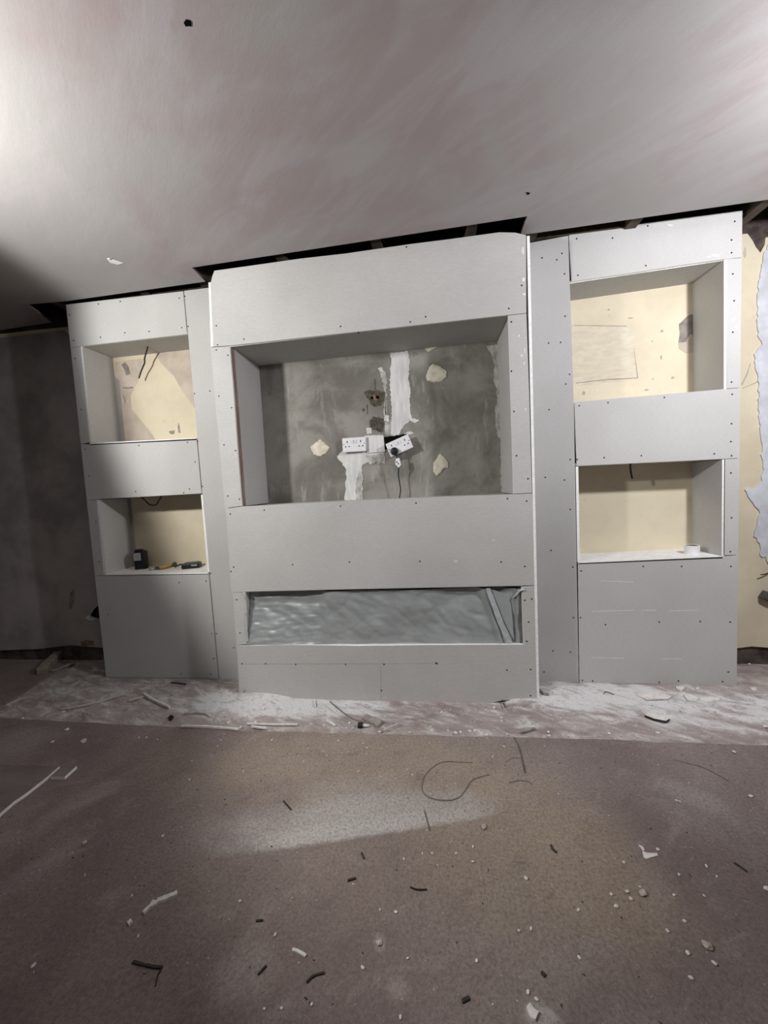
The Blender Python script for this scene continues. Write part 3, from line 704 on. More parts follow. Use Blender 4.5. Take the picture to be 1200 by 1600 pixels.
# ---- polythene sheet stretched over the slot
YS = YC + .022
q00, q10, q11, q01 = (P(x, y, YS) for x, y in ((386, 1005), (817.5, 1005.5), (814.5, 918.5), (384.5, 926)))
def sheet_d(u, v):
    d = .010 * mnoise.noise(Vector((u * 9, v * 2.2, .5))) + .0045 * mnoise.noise(Vector((u * 26 + v * 5, v * 5, 3.1)))
    d += .0016 * mnoise.noise(Vector((u * 14 - v * 9, v * 12 + u * 20, 7.7)))
    # panel step where the sheet laps, left third
    if u < .29: d += -.005 * (1 - math.exp(-((u - .29) / .02) ** 2))
    d += .004 * math.exp(-((v - .78) / .05) ** 2) * (1 if u < .28 else max(0, 1 - (u - .28) * 20))
    lf = 1 / (1 + math.exp((u - .29) * 90))
    d += lf * (.050 * v - .012 + .0035 * mnoise.noise(Vector((u * 10, v * 16, 2.2))) + .002 * mnoise.noise(Vector((u * 22, v * 40, 9.2))))
    d += .012 * v * max(0, 1 - abs(u - .8) * 6)
    # left edge roll
    d += -.010 * math.exp(-((u - .012) / .010) ** 2)
    # pleats at the right
    ln = .90 - .06 * v
    d += -.016 * math.exp(-((u - (.925 - .05 * v)) / .012) ** 2) + .018 * math.exp(-((u - (.955 - .035 * v)) / .018) ** 2)
    d += -.014 * math.exp(-((u - .985) / .008) ** 2)
    # creases running up from the lower right
    for cu, sl, a in ((.62, .55, .0035), (.74, .4, .004), (.82, .25, -.004), (.46, .7, .002)):
        d += a * math.exp(-((u - cu - sl * (.35 - v) * .35) / .010) ** 2) * max(0, 1 - abs(v - .35) * 1.7)
    rg = lambda a, b_, c_: (1 - abs(mnoise.noise(Vector((a, b_, c_))))) ** 6
    d += .0042 * rg(u * 6 + v * 1.1, v * 1.6 - u * 2, .3) + .003 * rg(u * 9 - v * 2.0, v * 2.2 + u * 3, 5.3) + .0014 * rg(u * 20, v * 5, 8.8)
    return d
bm = bmesh.new(); NU, NV = 220, 44; gv = []
for i in range(NU + 1):
    u = i / NU; row = []
    for j in range(NV + 1):
        v = j / NV
        p = (q00.lerp(q10, u)).lerp(q01.lerp(q11, u), v) + Vector((0, sheet_d(u, v), 0))
        row.append(bm.verts.new(p))
    gv.append(row)
for i in range(NU):
    for j in range(NV): bm.faces.new((gv[i][j], gv[i + 1][j], gv[i + 1][j + 1], gv[i][j + 1]))
sheet = empty('polythene_sheet', (q00.lerp(q10, .5).x, YS, q00.z))
tag(sheet, 'crinkled grey polythene sheet stretched across the low fire slot', 'plastic sheet')
bm_obj('film', bm, M['poly'], sheet, smooth=True)
M['poly2'] = simple('bunched_polythene', (.50, .53, .55), .3, .1, 40, .2, .003, spec=.7)
def pleat(pix, ys, mat=M['poly2']):
    bm = bmesh.new()
    vv = [P(x, y, yy) for (x, y), yy in zip(pix, ys)]
    prism(bm, vv, Vector((0, .0015, 0))); return bm_obj('pleat', bm, mat, sheet)
pleat([(759, 919.5), (766, 919), (788, 975), (801, 1003.5), (792, 1004.5), (777, 972)], [YC + .008, YC + .004, YC + .004, YC + .008, YC + .010, YC + .010])
pleat([(768, 921), (796, 929), (800, 960), (803, 999), (789, 974)], [YC + .010, YC + .024, YC + .020, YC + .014, YC + .010], M['poly'])
bm = bmesh.new(); tube(bm, [P(819, 921, YC - .004), P(812, 923, YC + .004), P(806, 930, YC + .008), P(801, 934, YC + .012)], .012, 8, 6, lambda t: 1 - .55 * t, flat=.6)
bm_obj('bunched_corner', bm, M['poly2'], sheet, smooth=True)
bm = bmesh.new(); tube(bm, [P(382, 926, YC - .003), P(384, 945, YC + .001), P(385, 975, YC - .001), P(387, 1003, YC + .001)], .006, 8, 8, flat=.7)
bm_obj('rolled_edge', bm, M['poly2'], sheet, smooth=True)

# ---- sockets in the middle recess
def socket(label, centre, angle, tilt):
    root = empty('double_socket', centre)
    tag(root, label, 'socket', 'double wall sockets')
    R = Matrix.Rotation(-angle, 3, 'Y') @ Matrix.Rotation(tilt, 3, 'X')
    def put(name, bm, mat, parent=root, smooth=False):
        bmesh.ops.transform(bm, matrix=Matrix.Translation(centre) @ R.to_4x4(), verts=bm.verts)
        return bm_obj(name, bm, mat, parent, smooth)
    bm = bmesh.new(); box(bm, (0, 0, 0), (.142, .010, .084)); bevel(bm, .003, 3); put('faceplate', bm, M['white'])
    bm = bmesh.new(); box(bm, (0, .012, 0), (.130, .020, .074)); put('mounting_box', bm, M['white'])
    for sx in (-1, 1):
        bm = bmesh.new(); box(bm, (sx * .0085, -.0065, .018), (.013, .007, .020), Matrix.Rotation(.16, 3, 'X')); bevel(bm, .001, 1); put('rocker_switch', bm, M['white'])
        cx = sx * .045
        bm = bmesh.new(); box(bm, (cx - sx * .004, -.0052, .018), (.0045, .002, .011)); put('earth_slot', bm, M['hole'])
        for dx in (-.011, .011):
            bm = bmesh.new(); box(bm, (cx + dx - sx * .004, -.0052, -.010), (.0080, .002, .0050)); put('pin_slot', bm, M['hole'])
        bm = bmesh.new(); cyl(bm, (sx * .0625, -.0052, .004), .0030, .002, 'Y', 8); put('fixing_screw', bm, M['greybox'])
    return root, R
pc = P(553.5, 694.8, Y_REN - .027)
a1 = P(535, 685.5, Y_REN - .03); a2 = P(571, 683, Y_REN - .03)
socket('white double socket sitting straight on the grey render', pc, math.atan2(a2.z - a1.z, a2.x - a1.x), 0)
pc2 = P(624, 696.5, Y_REN - .055)
a1 = P(605, 698, Y_REN - .055); a2 = P(640, 682, Y_REN - .055)
ang2 = math.atan2(a2.z - a1.z, a2.x - a1.x)
s2, R2 = socket('white double socket hanging loose and tilted with a black plug in it', pc2, ang2, -.12)
# black plug and its hanging lead
pp = P(616, 705, Y_REN - .075)
plug = tag(empty('plug_lead', pp), 'black plug in the tilted socket with its lead hanging down', 'plug')
bm = bmesh.new(); vsx = cyl(bm, pp, .0245, .030, 'Y', 20, .020); bevel(bm, .003, 2); bm_obj('plug_body', bm, M['black'], plug, True)
lead = [pp + Vector((.004, -.006, -.018)), P(620, 715, Y_REN - .075), P(623, 730, Y_REN - .07), P(622.5, 742, Y_REN - .065), P(625, 758, Y_REN - .06), P(626, 766, Y_REN - .06), P(623.5, 783, Y_REN - .06), P(623, 800, Y_REN - .055)]
bm = bmesh.new(); tube(bm, lead, .0034, 8, 6); bm_obj('lead', bm, M['black'], plug, True)
bm = bmesh.new()
tp = [P(x, y, Y_REN - .082) for x, y in ((618.5, 716.5), (624, 715.5), (626.5, 726), (623, 731), (617.5, 725))]
prism(bm, tp, Vector((0, .0018, 0))); lt = bm_obj('paper_tag', bm, M['white'], plug)
bm = bmesh.new()
for x, y in ((620.2, 722), (622.3, 724.5)):
    c = P(x, y, Y_REN - .0825); cyl(bm, c, .0045, .0012, 'Y', 10)
bm_obj('tag_print', bm, M['greybox'], lt)

# ---- cables hanging into the niches
def cable(label, pts, r, mat=M['black'], name='hanging_cable', cat='cable', group='cable tails in the niches'):
    bm = bmesh.new(); tube(bm, pts, r, 7, 6); o = bm_obj(name, bm, mat, None, True); tag(o, label, cat, group); return o
cable('black cable tail hanging from the top of the upper left niche', [P(231, 538, .10), P(230, 546, .12), P(226, 560, .14), P(226, 567, .15), P(221, 579, .16), P(217, 591, .165)], .0042)
cable('short black cable loop under the top of the lower left niche', [P(210, 772, .10), P(219, 776, .11), P(224, 779, .12), P(233, 788, .13), P(243, 789, .13), P(248, 783, .12), P(252, 776, .10), P(258, 770, .09)], .0038)
cable('black cable tail hanging from the top of the lower right niche', [P(985.5, 719, .10), P(985, 728, .11), P(985.5, 736, .12), P(988, 748, .125)], .0046)

# ---- things on the lower left shelf
zs = P(240, 896, 0).z
def shelf_pt(px, py): return G(px, py, zs)
c = shelf_pt(222, 889)
laser = tag(empty('laser_level', (c.x, c.y, zs)), 'black upright laser level with a grey label on the lower left shelf', 'laser level')
w = (P(231, 880, c.y).x - P(212, 880, c.y).x); hgt = P(221, 858, c.y).z - zs
Rz = Matrix.Rotation(.35, 3, 'Z')
bm = bmesh.new(); box(bm, (0, 0, hgt * .45), (w * .76, w * .70, hgt * .93)); bevel(bm, .010, 3)
bmesh.ops.transform(bm, matrix=Matrix.Translation((c.x, c.y, zs)) @ Rz.to_4x4(), verts=bm.verts); bm_obj('body', bm, M['black'], laser, True)
bm = bmesh.new(); box(bm, (-w * .08, 0, hgt * .95), (w * .5, w * .5, hgt * .10)); bevel(bm, .006, 2)
bmesh.ops.transform(bm, matrix=Matrix.Translation((c.x, c.y, zs)) @ Rz.to_4x4(), verts=bm.verts); bm_obj('cap', bm, M['black'], laser, True)
bm = bmesh.new(); box(bm, (-w * .10, -w * .395, hgt * .66), (w * .45, .002, hgt * .36))
bmesh.ops.transform(bm, matrix=Matrix.Translation((c.x, c.y, zs)) @ Rz.to_4x4(), verts=bm.verts); lb = bm_obj('label_plate', bm, M['label'], laser)
bm = bmesh.new()
for k in range(4): box(bm, (-w * .10, -w * .402, hgt * (.54 + .075 * k)), (w * .36, .0015, hgt * .022))
bmesh.ops.transform(bm, matrix=Matrix.Translation((c.x, c.y, zs)) @ Rz.to_4x4(), verts=bm.verts); bm_obj('label_print', bm, M['ltext'], lb)
# utility knife
kp = [shelf_pt(x, y) for x, y in ((236, 892), (243, 890), (250, 890), (262, 888), (269, 886), (275, 883))]
knife = tag(empty('utility_knife', kp[2]), 'small knife with a yellow grip lying on the lower left shelf', 'knife')
up = Vector((0, 0, .0115))
bm = bmesh.new(); tube(bm, [kp[1] + up, kp[2] + up, kp[4] + up * 1.2, kp[5] + up * 1.5], .0125, 8, 5, flat=.8); bm_obj('handle', bm, M['greybox'], knife, True)
bm = bmesh.new(); tube(bm, [kp[2] + up * 1.1 + Vector((0, -.006, 0)), (kp[3] + up * 1.2) + Vector((0, -.006, 0)), kp[4] + up * 1.3 + Vector((-.004, -.006, 0))], .0135, 8, 5, flat=.75); bm_obj('grip', bm, M['yellow'], knife, True)
bm = bmesh.new(); tube(bm, [kp[0] + up * .8, kp[1] + up], .0125, 8, 3, flat=.8); bm_obj('nose', bm, M['stone'], knife, True)
# battery pack with strap
c = shelf_pt(300, 887)
batt = tag(empty('battery_pack', (c.x, c.y, zs)), 'flat black battery pack with a strap at the right of the lower left shelf', 'battery')
Rb = Matrix.Rotation(.35, 3, 'Z')
bw = 1.15 * (P(313, 885, c.y).x - P(288, 885, c.y).x)
def bput(nm, bm, mat, par=batt, sm=False):
    bmesh.ops.transform(bm, matrix=Matrix.Translation((c.x, c.y, zs)) @ Rb.to_4x4(), verts=bm.verts); return bm_obj(nm, bm, mat, par, sm)
bm = bmesh.new(); box(bm, (0, 0, .016), (bw * .82, .075, .030)); bevel(bm, .004, 2); bput('body', bm, M['black'])
bm = bmesh.new(); box(bm, (0, 0, .033), (bw * .62, .055, .005)); bevel(bm, .002, 1); bput('top_plate', bm, M['greybox'])
bm = bmesh.new(); box(bm, (bw * .18, -.0378, .020), (bw * .26, .001, .006)); bput('print', bm, M['label'])
bm = bmesh.new(); tube(bm, [shelf_pt(289, 887.5) + Vector((0, 0, .022)), shelf_pt(282, 888) + Vector((0, 0, .024)), shelf_pt(273, 889) + Vector((0, 0, .012))], .009, 8, 5, flat=.6); bm_obj('strap', bm, M['black'], batt, True)

# ---- tape roll on the lower right shelf
zr = P(1016, 873, 0).z
c = G(1081, 866, zr)
rr = (P(1092, 860, c.y).x - P(1070, 860, c.y).x) / 2; rh = (P(1081, 851, c.y).z - zr)
roll = tag(empty('tape_roll', (c.x, c.y, zr)), 'white roll of tape standing on the lower right shelf', 'tape roll')
def ring(ro, ri, h, z0):
    bm = bmesh.new(); n = 32; vv = []
    for (r_, z_) in ((ro, 0), (ro, h), (ri, h), (ri, 0)):
        vv.append([bm.verts.new((c.x + r_ * math.cos(2 * math.pi * k / n), c.y + r_ * math.sin(2 * math.pi * k / n), zr + z0 + z_)) for k in range(n)])
    for a in range(4):
        b_ = (a + 1) % 4
        for k in range(n): bm.faces.new((vv[a][k], vv[a][(k + 1) % n], vv[b_][(k + 1) % n], vv[b_][k]))
    return bm
bm_obj('tape', ring(rr, rr * .80, rh * .93, .001), M['white'], roll)
bm_obj('core', ring(rr * .80, rr * .70, rh * .9, .001), M['brown'], roll)

# ---- dark tilted box and wire at the far right of the back wall
c = P(1199, 932, Y_WALL - .02)
gb = tag(empty('cable_box', c), 'dark grey tilted cable box on the wall at the right edge', 'box')
bm = bmesh.new(); box(bm, c, (.055, .035, .045), Matrix.Rotation(.55, 3, 'Y')); bevel(bm, .004, 2); bm_obj('body', bm, M['greybox'], gb)
bm = bmesh.new(); box(bm, c + Vector((0, -.019, 0)), (.045, .004, .036), Matrix.Rotation(.55, 3, 'Y')); bm_obj('lid', bm, M['greybox'], gb)
cable('short black wire poking from the wall at the right edge', [P(1189, 898, Y_WALL - .03), P(1196, 897, Y_WALL - .02), P(1204, 894, Y_WALL - .005), P(1212, 892, Y_WALL + .0)], .003, M['black'], 'wire_stub', 'wire', None)

# ================================================================== RUBBLE ON THE FLOOR
def zfloor(p): return ZF if p.y < -.46 else max(sub_h(p.x, p.y), -.04)
def fp(px, py):
    p = G(px, py, ZF)
    for _ in range(4): p = G(px, py, zfloor(p))
    return Vector((p.x, p.y, zfloor(p)))
def stick(name, label, cat, pix, w, h, mat, seed=0, lift=0.0, group=None, taper=None):
    r_ = random.Random(seed)
    w *= .72; h *= .8
    pts = [fp(x, y) for x, y in pix]
    z = max(p.z for p in pts) if len(pts) < 5 else None
    pts = [Vector((p.x, p.y, (z if z is not None else p.z) + h * .5 + lift + (.003 if p.y > -.46 else 0))) for p in pts]
    pts = smooth_path(pts, 5) if len(pts) > 2 else [pts[0].lerp(pts[1], k / 6) for k in range(7)]
    bm = bmesh.new(); rings = []; N = len(pts)
    for i, p in enumerate(pts):
        t = (pts[min(i + 1, N - 1)] - pts[max(i - 1, 0)]); t.z = 0; t.normalize(); s = Vector((-t.y, t.x, 0))
        k = (taper(i / (N - 1)) if taper else 1) * r_.uniform(.85, 1.12); hh = h * r_.uniform(.85, 1.0)
        rings.append([bm.verts.new(p + s * (w / 2 * k * a) + Vector((0, 0, hh / 2 * b_))) for a, b_ in ((-1, -1), (1, -1), (.9, 1), (-.9, 1))])
    for a, b_ in zip(rings, rings[1:]):
        for k in range(4): bm.faces.new((a[k], a[(k + 1) % 4], b_[(k + 1) % 4], b_[k]))
    bm.faces.new(rings[0][::-1]); bm.faces.new(rings[-1])
    return tag(bm_obj(name, bm, mat), label, cat, group)
def flake(name, label, cat, pix, t, mat, seed=0, amp=.002, group=None, lift=0.0, side=None):
    r_ = random.Random(seed)
    pts = [fp(x, y) for x, y in pix]; z = max(p.z for p in pts) + lift
    pts = [Vector((p.x + r_.uniform(-amp, amp), p.y + r_.uniform(-amp, amp), z)) for p in pts]
    bm = bmesh.new(); prism(bm, pts, Vector((0, 0, t)), side_mat=1 if side else 0)
    return tag(bm_obj(name, bm, [mat, side] if side else mat), label, cat, group)

# plasterboard sheet and offcut at the left
ZS = ZF + .0127
def slab(pix): return [G(x, y, ZS) for x, y in pix]
bm = bmesh.new()
prism(bm, slab([(-330, 1192), (0, 1194.5), (93, 1197), (74, 1213.5), (40, 1240), (22, 1252), (0, 1271), (-120, 1375), (-500, 1360)]), Vector((0, 0, -.0125)), side_mat=1)
o = tag(bm_obj('plasterboard_sheet', bm, [M['slab'], M['gyp']]), 'dusty plasterboard sheet with a white broken edge lying at the left', 'plasterboard')
bm = bmesh.new()
prism(bm, slab([(79, 1213.5), (101, 1213.5), (120, 1196.5), (98, 1196.2)]), Vector((0, 0, -.0125)), side_mat=1)
tag(bm_obj('plasterboard_offcut', bm, [M['slab'], M['gyp']]), 'small square plasterboard offcut against the corner of the large sheet', 'plasterboard')

# brown board and timbers in the dark left corner
bm = bmesh.new()
pl = [G(x, y, .013) for x, y in ((-300, 1112), (-20, 1106), (8, 1099), (60, 1066), (124, 1029), (60, 1021), (-120, 1022), (-300, 1024))]
pl = [Vector((p.x, min(p.y, .20), p.z)) for p in pl]
prism(bm, pl, Vector((0, 0, -.013)))
tag(bm_obj('hardboard_sheet', bm, M['floor']), 'brown sheet lying in the dark left corner', 'board')
def timber(name, label, a, b_, w, h, mat, z=.013):
    pa, pb = G(*a, z), G(*b_, z); d = pb - pa; L = d.length
    bm = bmesh.new(); box(bm, (0, 0, h / 2), (L, w, h)); bevel(bm, .003, 1)
    bmesh.ops.transform(bm, matrix=Matrix.Translation((pa + pb) / 2) @ Matrix.Rotation(math.atan2(d.y, d.x), 4, 'Z'), verts=bm.verts)
    return tag(bm_obj(name, bm, mat), label, 'timber')
timber('timber_block', 'pale square timber block pointing to the dark wall at the left', (66, 1054), (96, 1024), .055, .050, M['oldwood'])
timber('timber_batten', 'thin dark batten along the foot of the dark left wall', (100, 1024), (148, 1024), .03, .022, M['timber'])
timber('timber_lath', 'thin lath lying flat just right of the pale block', (80, 1050), (116, 1036), .04, .010, M['oldwood'])
timber('timber_strip', 'narrow pale strip lying left of the pale block', (58, 1026), (84, 1025), .02, .008, M['oldwood'])

# strips, splinters, twigs
PW = 'wood splinter'
stick('wood_splinter', 'long thin pale splinter on the dusty strip before the left unit', PW, [(97, 1110), (140, 1102), (178, 1091), (207, 1081)], .015, .010, M['paleWood'], 1)
stick('wood_splinter', 'thick white broken splinter before the left unit', PW, [(225, 1087), (240, 1096), (265, 1108)], .019, .016, M['crumb'], 2)
stick('wood_splinter', 'faint short splinter touching the thick white broken one', PW, [(202, 1097), (225, 1090)], .013, .009, M['paleWood'], 3)
stick('wood_splinter', 'curled pale strip next to a black nub', PW, [(288, 1117), (305, 1115), (322, 1117), (330, 1122)], .014, .009, M['paleWood'], 4)
flake('rubber_nub', 'black nub lying by the curled pale strip', 'debris', [(263, 1124), (266, 1120), (271, 1122), (269, 1126), (265, 1127)], .010, M['black'], 5)
stick('wood_splinter', 'white strip lying along the edge of the brown sheet, left', PW, [(283, 1137), (330, 1138), (373, 1142)], .013, .010, M['crumb'], 6, .004)
stick('wood_splinter', 'straight pale strip along the sheet edge below the column corner', PW, [(386, 1134), (425, 1134.5), (465, 1135)], .012, .008, M['crumb'], 7, .003)
stick('wood_splinter', 'short white strip tucked under the straight pale strip', PW, [(393, 1137), (416, 1140)], .014, .008, M['crumb'], 8, .004)
stick('wood_splinter', 'small upright white chip at the foot of the column', PW, [(491, 1096), (493, 1106)], .010, .010, M['crumb'], 9)
stick('wood_splinter', 'short pale splinter left of the black nozzle', PW, [(511, 1129), (524, 1136)], .014, .009, M['crumb'], 10)
stick('twig', 'dark bent twig leading to the grey offcut', 'twig', [(516, 1104), (532, 1117), (552, 1127), (568, 1131)], .006, .006, M['wire'], 11, .004)
flake('wood_offcut', 'flat grey wood offcut on the dust strip', 'offcut', [(566, 1128), (572, 1123), (599, 1130), (591, 1138)], .012, M['greyWood'], 12)
flake('plaster_flake', 'white flake resting on the flat grey wood offcut', 'plaster flake', [(575, 1125), (582, 1124), (586, 1127), (580, 1129)], .005, M['crumb'], 13, .001, lift=.0125)
p = fp(563.5, 1137)
nz = tag(empty('nozzle_cap', p), 'black nozzle cap with a white tip beside the grey offcut', 'cap')
bm = bmesh.new(); cyl(bm, p + Vector((0, 0, .012)), .0125, .022, 'X', 14); bm_obj('cap', bm, M['black'], nz)
bm = bmesh.new(); cyl(bm, p + Vector((.026, .002, .010)), .007, .030, 'X', 12, .005); bm_obj('tip', bm, M['crumb'], nz)
stick('wood_splinter', 'short brownish splinter below the right corner of the column', PW, [(815, 1147), (836, 1141)], .013, .010, M['greyWood'], 14, .003)
stick('wood_splinter', 'thin pale splinter right of the grey offcut', PW, [(600, 1143), (622, 1137)], .008, .006, M['paleWood'], 15, .003)
stick('bark_curl', 'dark curled scrap at the right foot of the column', 'scrap', [(843, 1079), (849, 1085), (858, 1087)], .016, .012, M['greyWood'], 16)
stick('twig', 'thin dark twig standing below the gap under the column', 'twig', [(784, 1096), (787, 1104), (790, 1111)], .005, .005, M['twig'], 17, .01)
stick('twig', 'thin hooked twig on the white dust before the right unit', 'twig', [(944, 1086), (946, 1083), (952, 1085), (959, 1089)], .004, .004, M['twig'], 18, .003)
stick('twig', 'dark short twig on the dust before the left unit', 'twig', [(268, 1068), (275, 1068), (291, 1071)], .010, .006, M['twig'], 19)
stick('wood_splinter', 'tiny pale splinter ending at the dark short twig', PW, [(252, 1075), (264, 1068)], .006, .005, M['paleWood'], 20)
flake('slate_flake', 'dark-edged white flake lying on the right dust strip', 'plaster flake', [(1008, 1121), (1018, 1117), (1033, 1122), (1046, 1128), (1040, 1131), (1022, 1127)], .012, M['crumb'], 21, .002, side=M['twig'])
for k, pixs in enumerate([[(995, 1087), (1008, 1083), (1026, 1083), (1050, 1090), (1044, 1094), (1010, 1096)], [(1068, 1086), (1080, 1086), (1091, 1092), (1088, 1097), (1075, 1096)], [(1093, 1093), (1110, 1090), (1126, 1092), (1124, 1096), (1105, 1098), (1094, 1096)],
                          [(1056, 1074), (1066, 1073), (1071, 1076), (1064, 1080), (1057, 1078)], [(1172, 1076), (1180, 1076), (1183, 1079), (1174, 1079)], [(1087, 1076), (1092, 1075), (1093, 1078), (1088, 1079)]]):
    labs = ['large flat white plaster flake nearest the right unit', 'angular white plaster flake right of the largest one', 'long white plaster flake farthest right on the strip',
            'rounded white flake close under the right unit', 'small white flake at the right edge by the corner', 'tiny white flake between the two by the right unit']
    flake('plaster_flake', labs[k], 'plaster flake', pixs, .005, M['crumb'], 30 + k, .002, 'plaster flakes before the right unit')
# wire loop and thin wire on the brown sheet
def floor_wire(label, pix, r, mat):
    pts = [fp(x, y) + Vector((0, 0, r)) for x, y in pix]
    bm = bmesh.new(); tube(bm, pts, r, 6, 6); return tag(bm_obj('wire', bm, mat, None, True), label, 'wire')
floor_wire('dull wire bent into an open loop on the brown sheet', [(738, 1192), (715, 1191), (692, 1191), (675, 1200), (663, 1214), (659, 1229), (661, 1238), (672, 1247), (690, 1251), (708, 1250), (720, 1244), (729, 1232), (736, 1221), (748, 1215), (764, 1211)], .0021, M['wire'])
floor_wire('thin straight wire on the brown sheet at the right', [(1053, 1187), (1075, 1193), (1097, 1199), (1118, 1209), (1138, 1220)], .0017, M['wire'])
floor_wire('faint short wire right of the open loop', [(796, 1223), (812, 1220), (826, 1222), (831, 1226)], .0018, M['wire'])
floor_wire('faint curved wire above the short one', [(790, 1192), (797, 1186), (806, 1184), (815, 1185)], .0016, M['wire'])
# dark joint lines
for k, (pix, lab) in enumerate([([(804, 1152), (812, 1170), (817, 1190), (821, 1208)], 'long dark strip of joint tape below the right column corner'), ([(663, 1266), (667, 1280), (672, 1299)], 'short dark strip crossing the end of the white dust streak')]):
    stick('joint_strip', lab, 'strip', pix, .012 if k == 0 else .006, .0016, M['strip'], 50 + k)
# bottom half scraps
sp = tag(empty('plaster_stick', fp(240, 1420)), 'white broken stick of plaster lying at the lower left', 'plaster stick')
for k, (pix, w) in enumerate([([(246, 1410), (262, 1404), (277, 1397.5)], .019), ([(224, 1429), (234, 1419), (246, 1413)], .013), ([(200, 1446), (206, 1441)], .016), ([(237, 1412), (244, 1413)], .014)]):
    o = stick('plaster_piece', None, None, pix, w, .010, M['crumb'], 60 + k)
    o.parent = sp; o.matrix_parent_inverse = Matrix.Translation(-sp.location)
stick('twig', 'crooked black twig at the lower left', 'twig', [(208, 1504), (222, 1508), (240, 1512), (254, 1513)], .008, .006, M['twig'], 70)
stick('twig', 'thin black twig hanging off the crooked one', 'twig', [(252, 1515), (246, 1527), (243, 1542)], .004, .004, M['twig'], 71)
stick('wood_splinter', 'small white curved splinter at the bottom, left of centre', PW, [(457, 1485), (466, 1488), (478, 1495)], .009, .006, M['crumb'], 72)
TW = [('dark curved twig just below the small white curved splinter', [(479, 1536), (490, 1526), (507, 1521)], .006), ('dark straight twig at the left of the lower middle floor', [(400, 1440), (411, 1439)], .006),
      ('dark stub just below the white dust streak', [(543, 1377), (556, 1373)], .008), ('dark bent twig right of the dark stub', [(641, 1387), (652, 1391), (667, 1391)], .005),
      ('small dark splinter on the beige floor below the dust streak', [(565, 1333), (569, 1343)], .005), ('dark twig above the white dust streak at left', [(443, 1252), (449, 1259), (455, 1266)], .006),
      ('dark hooked stub on the sandy patch at right', [(861, 1321), (864, 1328), (870, 1333)], .008), ('dark stub near the bottom edge right of centre', [(722, 1566), (733, 1560)], .010),
      ('thin dark splinter at the right edge of the floor', [(1147, 1349), (1158, 1356), (1167, 1363)], .005), ('small dark splinter near the bottom right of centre', [(846, 1520), (852, 1526)], .010),
      ('brown splinter at the bottom left of centre', [(403, 1524), (416, 1510)], .006)]
for k, (lab, pix, w) in enumerate(TW): stick('twig', lab, 'twig', pix, w, .005, M['twig'], 80 + k)
flake('torn_paper_scrap', 'torn white paper scrap on the floor at the right', 'paper scrap', [(1004, 1331), (1008, 1333), (1016, 1334), (1026, 1334), (1029, 1338), (1019, 1341), (1010, 1343), (1006, 1341)], .003, M['crumb'], 100, .001)
flake('torn_paper_scrap', 'thin white sliver pointing to the torn paper scrap', 'paper scrap', [(997, 1320), (1003, 1323), (1008, 1329), (1005, 1330), (1001, 1325)], .002, M['crumb'], 101, .001)
flake('torn_paper_scrap', 'crumpled white scrap at the bottom edge of the floor', 'paper scrap', [(824, 1577), (829, 1571), (835, 1579), (842, 1584), (838, 1597), (831, 1594), (826, 1588)], .006, M['crumb'], 102, .002)
flake('wood_chip', 'small dark-backed pale chip on the brown sheet at left', 'chip', [(125, 1161), (129, 1157), (136, 1155), (135, 1158), (129, 1162)], .007, M['paleWood'], 103, .001)

# stones and crumbs
def pebble_mesh(seed, mat, sub=1):
    r_ = random.Random(seed); bm = bmesh.new(); bmesh.ops.create_icosphere(bm, subdivisions=sub, radius=1)
    for v in bm.verts:
        v.co *= r_.uniform(.75, 1.15); v.co.z = v.co.z * .6 + .55
    me = bpy.data.meshes.new('pebble'); bm.to_mesh(me); bm.free(); me.materials.append(mat); return me
def place(name, me, px, py, size_px, label, cat, group, seed):
    r_ = random.Random(seed); p = fp(px, py)
    d = (p - CAM).length; s = size_px / F_PX * d * .5 * .68
    o = bpy.data.objects.new(name, me); COL.objects.link(o)
    o.location = (p.x, p.y, p.z - s * .08); o.scale = (s * r_.uniform(.85, 1.2), s * r_.uniform(.6, .9), s * .8); o.rotation_euler = (0, 0, r_.uniform(0, 6.28))
    return tag(o, label, cat, group)
stone_me = [pebble_mesh(s, M['stone'], 2) for s in (1, 2, 3)]
place('stone', stone_me[0], 756, 1293, 12, 'pale flat stone right of the dust streak', 'stone', None, 1)
place('stone', stone_me[1], 1004, 1397, 11, 'oval pale stone at the end of the sandy patch', 'stone', None, 2)
place('stone', stone_me[2], 1105, 1479, 13, 'beige stone in the lower right of the floor', 'stone', None, 3)
place('stone', stone_me[0], 787, 1168, 9, 'white stone just below the sheet edge under the column corner', 'stone', None, 4)
place('stone', stone_me[1], 132, 1318, 8, 'small pale stone on the dark floor at left', 'stone', None, 5)
place('stone', stone_me[2], 592, 1474, 9, 'small brown stone in the lower middle of the floor', 'stone', None, 6)
crumb_me = [pebble_mesh(s, M['crumb']) for s in (11, 12, 13, 14)]
